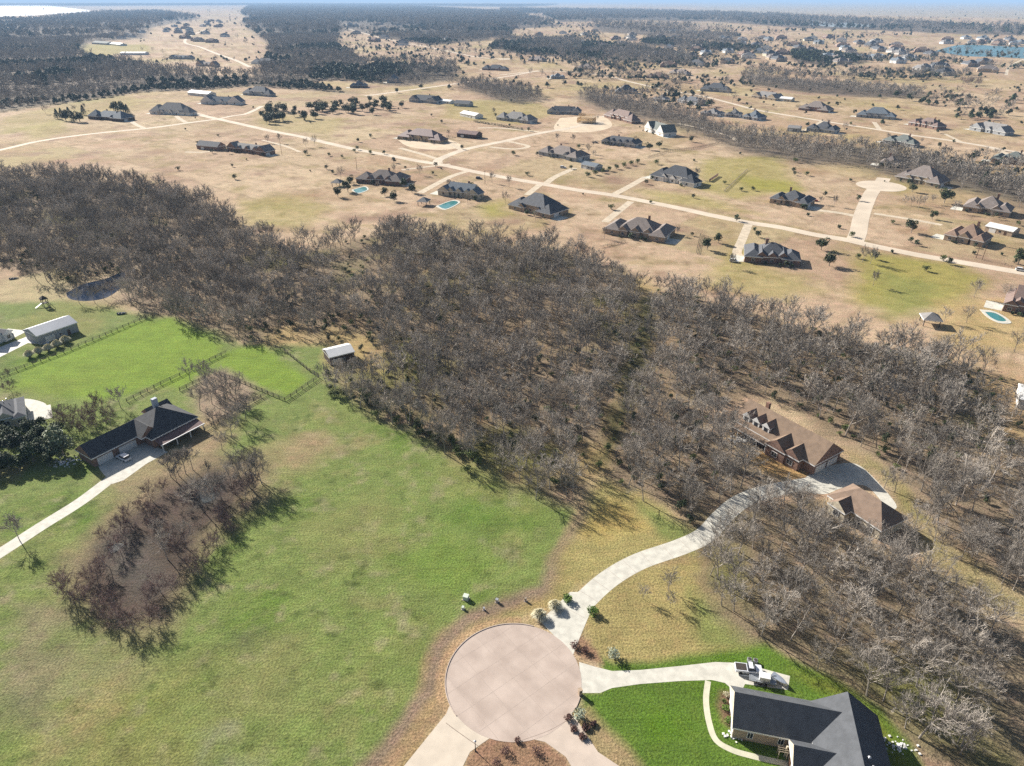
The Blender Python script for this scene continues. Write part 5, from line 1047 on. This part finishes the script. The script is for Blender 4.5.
# shrubs against the walls of the nearer subdivision houses
for o in hs_objs:
    if o['category'] != 'house' or math.hypot(*o.location[:2]) > 800: continue
    a = o.rotation_euler.z; W_ = [c for c in o.children if c.name.startswith('wall')][0]; bx = [v.co for v in W_.data.vertices]; x0 = min(v.x for v in bx); x1 = max(v.x for v in bx); y0 = min(v.y for v in bx)
    for k in range(4):
        u = er.uniform(x0, x1); v = y0 - er.uniform(1.0, 2.5); wx_, wy_ = o.location.x + u * math.cos(a) - v * math.sin(a), o.location.y + u * math.sin(a) + v * math.cos(a)
        place_tree(er.choice(['k0', 'k0', 'k1']), wx_, wy_, er.uniform(.8, 1.3), er.random() * 6, 'foundation_shrub', 'dark shrub before the ' + ' '.join(o['label'].split(',')[0].split()[:11]), 'shrub', 'shrubs along house walls')
# ---------------------------------------------------------------- fences
M_FENCE = mat('weathered_dark_rail', (0.055, 0.045, 0.038), .9, .2, 2); M_PALE = mat('weathered_post', (0.30, 0.25, 0.19), .9, .2, 2)
def fence(pix, label, m=M_FENCE, h=1.3, step=2.6, rails=3, th=.07):
    pts = PW(pix); r = empty('fence', (pts[0][0], pts[0][1], 0)); tag(r, label, 'fence'); o = Vector(pts[0]); rb = MB(); pb = MB(); n = 0
    for (ax, ay), (bx, by) in zip(pts[:-1], pts[1:]):
        a = Vector((ax, ay)) - o; b = Vector((bx, by)) - o; L = (b - a).length; k = max(1, int(L / step))
        for i in range(k):
            q = a.lerp(b, i / k); pb.box(q.x - .08, q.x + .08, q.y - .08, q.y + .08, 0, h + .1)
        for z in [h * (j + 1) / rails for j in range(rails)]: rb.tube((a.x, a.y, z), (b.x, b.y, z), th, th, 4, 0, False)
    rb.build('rails', m, r); pb.build('posts', m, r)
fence([(0,377),(64,353),(100,338),(140,321),(165,313)], 'pasture fence running up from the left edge above the pampas row')
fence([(127,402),(161,385),(180,376),(227,353)], 'double rail fence between the bright pasture and the dirt pen')
fence([(203,368),(215,373),(240,382),(268,394),(285,401),(319,378),(310,372),(285,352),(258,340)], 'dark fence enclosing the small bright paddock')
fence([(180,391),(212,376)], 'short rail fence at the back of the dirt pen'); fence([(205,431),(232,414),(268,394)], 'dark fence on the lower side of the dirt pen')
fence([(625,242),(600,248)], 'short fence behind the taupe roofed house', M_PALE); fence([(648,158),(668,152),(700,148),(720,143)], 'brown hedge line fence right of the scattered saplings', M_FENCE, 1.6)
fence([(712,240),(700,236),(696,254)], 'line of dark posts left of the small round tree', M_FENCE, 1.4); fence([(724,192),(745,172),(748,170)], 'wire fence dividing the yellow green lots', M_PALE)
fence([(709,182),(718,176)], 'brown privacy panel right of the white walled house', MW['brick'], 2.0, 2, 3, .25)
# ---------------------------------------------------------------- cars
def car(px, py, az, L, W, col, label, kind='suv', world=None):
    p = world or P(px, py); r = empty('parked_car', (p.x, p.y, 0), az); tag(r, label, 'car')
    pm = mat('car_paint', col, .3, .05, 1, spec=.5); H = 1.7 if kind == 'suv' else 1.45
    prof = [(-.5, .35), (-.5, .95), (-.46, 1.02), (-.44, 1.06), (.24, 1.0), (.47, .88), (.5, .7), (.5, .35)]
    if kind == 'pickup': prof = [(-.5, .45), (-.5, 1.1), (.24, 1.1), (.48, 1.0), (.5, .8), (.5, .45)]
    def extr(b, pr, w, m=0):
        n = len(pr); v = [(x * L, s * w / 2, z) for s in (-1, 1) for x, z in pr]; b.add(v, [tuple(range(n)), tuple(range(2 * n - 1, n - 1, -1))] + [(k, n + k, n + (k + 1) % n, (k + 1) % n) for k in range(n)], m)
    b = MB(); extr(b, prof, W); b.build('body', pm, r)
    c = MB(); cab = {'suv': [(-.47, 1.04), (-.42, H), (.05, H), (.2, 1.02)], 'sedan': [(-.34, 1.03), (-.2, H), (.06, H), (.22, 1.0)], 'pickup': [(-.06, 1.12), (-.03, 1.85), (.14, 1.85), (.25, 1.1)]}[kind]
    extr(c, cab, W * .86); c.build('cabin_glass', M_GLASS, r)
    t = MB(); t.box(cab[1][0] * L + .05, cab[2][0] * L - .05, -W * .4, W * .4, cab[1][1] - .02, cab[1][1] + .06); t.build('cabin_roof', pm, r)
    if kind == 'pickup':
        t = MB(); t.box(-.48 * L, -.09 * L, -W * .42, W * .42, 1.08, 1.13); t.build('bed_floor', M_FENCE, r)
    for sx in (-.31, .31):
        for s in (-1, 1): q = MB(); q.tube((0, -.12, 0), (0, .12, 0), .36, .36, 10); q.build('wheel', mat_tyre, r, (sx * L, s * (W / 2 - .08), .36))
    return r
mat_tyre = mat('tyre_rubber', (0.02, 0.02, 0.022), .8, .1, 3)
car(124, 459, R(150), 4.8, 2.0, (0.70, 0.70, 0.70), 'white car parked in the shade before the garage doors at left', 'suv')
car(748, 671, R(-8), 5.4, 2.0, (0.72, 0.74, 0.78), 'white pickup truck on the driveway beside the lawn house', 'pickup')
car(734, 262, R(-20), 4.8, 2.0, (0.70, 0.70, 0.68), 'white car parked left of the slate roofed brick house', 'suv'); car(814, 201, R(-25), 4.8, 2.0, (0.35, 0.04, 0.02), 'red car right of the dark hipped roof house near the side street', 'suv')
car(479, 179, R(-25), 5, 2, (0.05, 0.06, 0.08), 'dark car on the grass below the long road', 'suv'); car(563, 168, R(-10), 5.0, 2.0, (0.65, 0.66, 0.70), 'silver car in front of the taupe roofed house', 'suv'); car(595, 143, R(-10), 5.4, 2.2, (0.06, 0.07, 0.08), 'black truck left of the low grey house', 'pickup')
car(1021, 271, R(-30), 5.0, 2.0, (0.72, 0.72, 0.72), 'white car behind the oak at the right edge', 'suv'); car(836, 484, R(-20), 4.8, 1.9, (0.45, 0.46, 0.48), 'grey car on the paved apron of the dormered house', 'sedan') if False else None
# flat trailer and air units beside the lawn house
def trailer():
    p = P(762, 681); r = empty('utility_trailer', (p.x, p.y, 0), R(-14)); tag(r, 'grey flat trailer carrying a white box, tucked behind the pickup', 'trailer')
    b = MB(); b.box(-2.6, 2.6, -1.0, 1.0, .6, .75); [b.box(x - .05, x + .05, s * 1.0 - .04, s * 1.0 + .04, .75, 1.2) for x in (-2.5, -1.2, 0, 1.2, 2.5) for s in (-1, 1)]
    b.box(-2.6, 2.6, .97, 1.03, 1.15, 1.22); b.box(-2.6, 2.6, -1.03, -.97, 1.15, 1.22); b.tube((-2.6, 0, .65), (-4.0, 0, .5), .07, .07, 5); b.build('deck', mat('grey_trailer_steel', (0.30, 0.32, 0.34), .5, .1, 1, metal=.4), r)
    for x in (-.5, .5):
        for s in (-1, 1): q = MB(); q.tube((0, -.12, 0), (0, .12, 0), .35, .35, 10); q.build('wheel', mat_tyre, r, (x, s * 1.15, .35))
    q = MB(); q.box(-1.0, 1.0, -.7, .7, 0, .9); q.box(-1.04, 1.04, -.74, .74, .9, 1.0); o = q.build('storage_box', M_TRIM, loc=(p.x + .3, p.y, .76), rz=R(-14)); tag(o, 'white storage box standing on the grey flat trailer', 'box')
    p2 = P(779, 682); r2 = empty('boat', (p2.x, p2.y, .45), R(-50)); r2.scale = (.75, .75, .75); tag(r2, 'small covered grey boat at the end of the driveway pad', 'boat')
    v = []; n = 8
    for k in range(n + 1):
        x = -2.2 + 4.4 * k / n; w = .9 * (1 - max(0, (k - 3) / 5.2) ** 2); v += [(x, -w, .7), (x, -w * .6, 0), (x, w * .6, 0), (x, w, .7), (x, 0, .95)]
    hb = MB(); cb = MB()
    for k in range(n):
        i = k * 5; j = i + 5
        for a, b_ in ((0, 1), (1, 2), (2, 3)): hb.face([v[i + a], v[i + b_], v[j + b_], v[j + a]])
        cb.face([v[i + 3], v[i + 4], v[j + 4], v[j + 3]]); cb.face([v[i + 4], v[i], v[j], v[j + 4]])
    hb.face([v[0], v[4], v[3], v[2], v[1]]); hb.build('hull', M_TRIM, r2); cb.build('cover', mat('blue_grey_canvas', (0.22, 0.25, 0.30), .8, .1, 1), r2)
    f = MB(); f.box(-2.2, 2.0, -.35, -.25, -.25, -.05); f.box(-2.2, 2.0, .25, .35, -.25, -.05); [f.tube((x, -.8, -.3), (x, -.6, -.3), .25, .25, 8) or f.tube((x, .6, -.3), (x, .8, -.3), .25, .25, 8) for x in (-.6,)]; f.build('cradle', M_FLASH, r2)
trailer()
# ---------------------------------------------------------------- small things
def mailbox(px, py, label, brick=True):
    p = P(px, py); r = empty('mailbox', (p.x, p.y, 0), R(20)); tag(r, label, 'mailbox'); b = MB(); b.box(-.33, .33, -.33, .33, 0, 1.5); b.box(-.4, .4, -.4, .4, 1.5, 1.6); b.build('pillar', MW['tan'], r); q = MB(); q.box(-.12, .12, -.4, -.3, 1.05, 1.3); q.build('mail_door', M_FENCE, r)
mailbox(580, 694.5, 'brick mailbox pillar at the second driveway on the turning circle')
def street_lamp(px, py, h, label):
    p = P(px, py); r = empty('street_lamp', (p.x, p.y, 0), R(-20)); tag(r, label, 'street lamp'); b = MB(); b.tube((0, 0, 0), (0, 0, h), .09, .06, 8); b.tube((0, 0, 0), (0, 0, .3), .18, .16, 8); b.build('pole', M_FENCE, r)
    q = MB(); q.tube((0, 0, h), (0, 0, h + .35), .10, .24, 8); q.tube((0, 0, h + .35), (0, 0, h + .5), .26, .05, 8); q.build('lamp_head', M_FLASH, r)
street_lamp(475.5, 751, 2.6, 'short dark lamp post at the left of the mulched island')
def utility_box(px, py, w, d, h, m, label, nm='utility_box'):
    p = P(px, py); r = empty(nm, (p.x, p.y, 0), R(-20)); tag(r, label, 'utility box'); b = MB(); b.box(-w / 2, w / 2, -d / 2, d / 2, 0, h); b.add([(-w / 2 - .03, -d / 2 - .03, h), (w / 2 + .03, -d / 2 - .03, h), (w / 2 + .03, d / 2 + .03, h + .12), (-w / 2 - .03, d / 2 + .03, h + .12), (-w / 2, -d / 2, h - .05), (w / 2, -d / 2, h - .05), (w / 2, d / 2, h - .05), (-w / 2, d / 2, h - .05)], [(0, 1, 2, 3), (0, 4, 5, 1), (1, 5, 6, 2), (2, 6, 7, 3), (3, 7, 4, 0)])
    b.build('cabinet', m, r); q = MB(); q.box(-w / 2 - .15, w / 2 + .15, -d / 2 - .15, d / 2 + .15, -.02, .08); q.build('pad', M_CONC, r)
M_UGREEN = mat('pale_green_enamel', (0.55, 0.60, 0.50), .5, .05, 1)
utility_box(466, 599, 1.2, 1.0, 1.1, M_UGREEN, 'pale green transformer cabinet on the field verge'); utility_box(463, 609, .5, .5, .7, M_UGREEN, 'small green pedestal below the transformer cabinet'); utility_box(497, 602, .6, .5, .9, M_FLASH, 'grey cable pedestal right of the transformer cabinet'); utility_box(484, 610, .35, .35, .7, M_FLASH, 'thin meter post by the ditch'); utility_box(525.5, 601, .4, .4, .9, M_PALE, 'tan marker box left of the pampas clumps')
def ac_unit(px, py, label):
    p = P(px, py); r = empty('air_conditioner', (p.x, p.y, 0), R(-13)); tag(r, label, 'air conditioner'); b = MB(); b.box(-.4, .4, -.4, .4, 0, .85); b.build('casing', M_FLASH, r); q = MB(); q.tube((0, 0, .85), (0, 0, .9), .33, .33, 12); q.build('fan_grille', M_FENCE, r)
ac_unit(749, 661.5, 'left air conditioner unit on the grass above the pickup'); ac_unit(755, 662.5, 'right air conditioner unit on the grass above the pickup')
def arbor(px, py):
    p = P(px, py); r = empty('porch_arbor', (p.x, p.y, 0), R(-13)); tag(r, 'small timber arbor over the walk at the lawn house porch', 'arbor'); b = MB(); [b.box(x - .06, x + .06, y - .06, y + .06, 0, 2.3) for x in (-.7, .7) for y in (-.6, .6)]; b.build('posts', M_PALE, r)
    q = MB(); [q.box(-.9, .9, y - .04, y + .04, 2.3, 2.42) for y in (-.6, -.2, .2, .6)]; q.build('slats', M_PALE, r)
arbor(781, 757)
def play_set():
    p = P(46, 306); r = empty('play_set', (p.x, p.y, 0), R(-35)); tag(r, 'dark wooden play set with swing beam above the grey metal barn', 'play set'); b = MB()
    for x, y in ((-1, -1), (1, -1), (1, 1), (-1, 1)): b.box(x - .1, x + .1, y - .1, y + .1, 0, 3.4)
    b.box(-1.1, 1.1, -1.1, 1.1, 1.5, 1.65); [b.tube((6, s, 0), (6, 0, 2.6), .09, .09, 5) for s in (-1.2, 1.2)]; b.tube((1, 0, 2.6), (6, 0, 2.6), .1, .1, 5); b.build('frame', M_FENCE, r)
    q = MB(); roof_hip(q, 0, 0, 0, 2, 2, 3.4, 1.3, ov=.3); q.build('canopy', [M_FENCE, M_FENCE, M_FENCE], r)
    s = MB(); s.add([(-1, -1.1, 1.6), (-.3, -1.1, 1.6), (-.3, -4, .2), (-1, -4, .2), (-1, -1.1, 1.5), (-.3, -1.1, 1.5), (-.3, -4, .1), (-1, -4, .1)], [(0, 1, 2, 3), (4, 7, 6, 5), (0, 3, 7, 4), (1, 5, 6, 2)]); s.build('slide', M_FLASH, r)
    for x in (2.3, 3.6, 4.9):
        w = MB(); w.tube((-.25, 0, .5), (-.25, 0, 2.6), .02, .02, 4); w.tube((.25, 0, .5), (.25, 0, 2.6), .02, .02, 4); w.box(-.3, .3, -.12, .12, .46, .52); w.build('swing', M_FENCE, r, (x, 0, 0))
play_set()
def small_boat(px, py, az, label):
    p = P(px, py); r = empty('rowing_boat', (p.x, p.y, .1), az); tag(r, label, 'boat'); h = MB(); n = 8; v = []
    for k in range(n + 1):
        t = k / n; x = -2 + 4 * t; w = .75 * math.sin(math.pi * (.25 + .75 * t) if t > .33 else math.pi * .5); w = max(w, .02); v += [(x, -w, .5), (x, -w * .5, 0), (x, w * .5, 0), (x, w, .5)]
    for k in range(n):
        i = 4 * k; j = i + 4
        for a in (0, 1, 2): h.face([v[i + a], v[i + a + 1], v[j + a + 1], v[j + a]])
    h.face([v[0], v[3], v[2], v[1]]); h.build('hull', M_FLASH, r); s = MB(); [s.box(x - .12, x + .12, -.6, .6, .38, .43) for x in (-1.2, 0)]; s.build('bench', M_PALE, r)
small_boat(122, 314, R(15), 'grey rowing boat pulled up on the grass right of the pond'); small_boat(14, 279, R(20), 'upturned pale boat on the bank at the left edge') 
# pools
M_POOL = bpy.data.materials.new('pool_water'); M_POOL.use_nodes = True; _b = M_POOL.node_tree.nodes['Principled BSDF']; _b.inputs['Base Color'].default_value = (0.05, 0.2, 0.2, 1); _b.inputs['Roughness'].default_value = .08
def pool(pix, label, grow=1.22):
    pts = [Vector(q) for q in PW(pix)]; c = sum(pts, Vector((0, 0))) / len(pts); o = smooth_line([tuple(c + (q - c) * grow) for q in pts] + [tuple(c + (pts[0] - c) * grow)], 4)[:-1]; i_ = smooth_line([tuple(q) for q in pts] + [tuple(pts[0])], 4)[:-1]
    r = empty('swimming_pool', (c.x, c.y, 0)); tag(r, label, 'swimming pool'); d = MB(); n = len(o)
    for k in range(n): a, b = k, (k + 1) % n; d.face([(o[a][0] - c.x, o[a][1] - c.y, .12), (o[b][0] - c.x, o[b][1] - c.y, .12), (i_[b][0] - c.x, i_[b][1] - c.y, .12), (i_[a][0] - c.x, i_[a][1] - c.y, .12)]); d.face([(o[a][0] - c.x, o[a][1] - c.y, 0), (o[b][0] - c.x, o[b][1] - c.y, 0), (o[b][0] - c.x, o[b][1] - c.y, .12), (o[a][0] - c.x, o[a][1] - c.y, .12)])
    d.build('deck', M_CONC2, r); w = MB(); w.face([(q[0] - c.x, q[1] - c.y, .07) for q in i_]); w.build('water', M_POOL, r)
pool([(438,206),(452,201),(458,203),(446,209)], 'turquoise pool behind the blue grey roofed house'); pool([(353,190),(364,187),(367,190),(358,193)], 'small turquoise pool among the evergreens')
_b2 = M_POOL.copy(); pool([(985,312),(994,313),(1002,317),(1006,321),(998,321),(990,317)], 'kidney shaped pool with wide pale deck at the right edge', 1.5)
def pavilion(px, py, label):
    p = P(px, py); r = empty('pavilion', (p.x, p.y, 0), R(-15)); tag(r, label, 'pavilion'); b = MB(); [b.box(x - .15, x + .15, y - .15, y + .15, 0, 2.8) for x in (-3, 3) for y in (-3, 3)]; b.build('posts', M_FENCE, r); q = MB(); roof_hip(q, 0, 0, 0, 6.4, 6.4, 2.8, 2.3); q.build('roof', [MR['grey'], M_TRIM, M_TRIM], r)
pavilion(424, 205, 'square grey roofed pavilion left of the turquoise pool'); pavilion(338, 186, 'grey pavilion half hidden by evergreens'); pavilion(929, 324, 'low dark roofed shelter on the yellow green meadow')
# power poles
def power_pole(px, py, label, h=10):
    p = P(px, py); r = empty('power_pole', (p.x, p.y, 0), R(40)); tag(r, label, 'power pole'); b = MB(); b.tube((0, 0, 0), (0, 0, h), .16, .11, 6); b.build('pole', M_DOOR, r); q = MB(); q.box(-1.1, 1.1, -.06, .06, h - .9, h - .75); [q.tube((x, 0, h - .75), (x, 0, h - .5), .05, .05, 5) for x in (-1, 0, 1)]; q.build('crossarm', M_DOOR, r)
power_pole(282, 155, 'power pole on the dry lawn left of the road'); power_pole(485, 184, 'power pole below the road junction'); power_pole(976, 258, 'left power pole below the tan brick house', 8); power_pole(982, 260, 'right power pole below the tan brick house', 8); power_pole(357, 170, 'thin pole at the left end of the purple grey house')
# red orchard-like thicket in the upper right field
for x in [(963,84),(968,85),(972,85),(976,86),(965,86),(979,85)]: T('p1', x[0], x[1], 1.6, 'reddish bush tree of the small clump in the upper right field', group='reddish clump in the upper right field')
# ---------------------------------------------------------------- air
def haze():
    b = MB(); b.box(-64000, 64000, -64000, 66000, -1.0, 128.0); m = bpy.data.materials.new('haze_air'); m.use_nodes = True; nt = m.node_tree; nt.nodes.remove(nt.nodes['Principled BSDF']); v = nt.nodes.new('ShaderNodeVolumePrincipled')
    v.inputs['Color'].default_value = (0.45, 0.68, 1.0, 1); v.inputs['Density'].default_value = HAZE; v.inputs['Anisotropy'].default_value = .0; nt.links.new(v.outputs[0], nt.nodes['Material Output'].inputs['Volume'])
    o = b.build('haze', m); tag(o, 'thin blue air fading the far country', kind='stuff')
HAZE = 0.00007
haze()
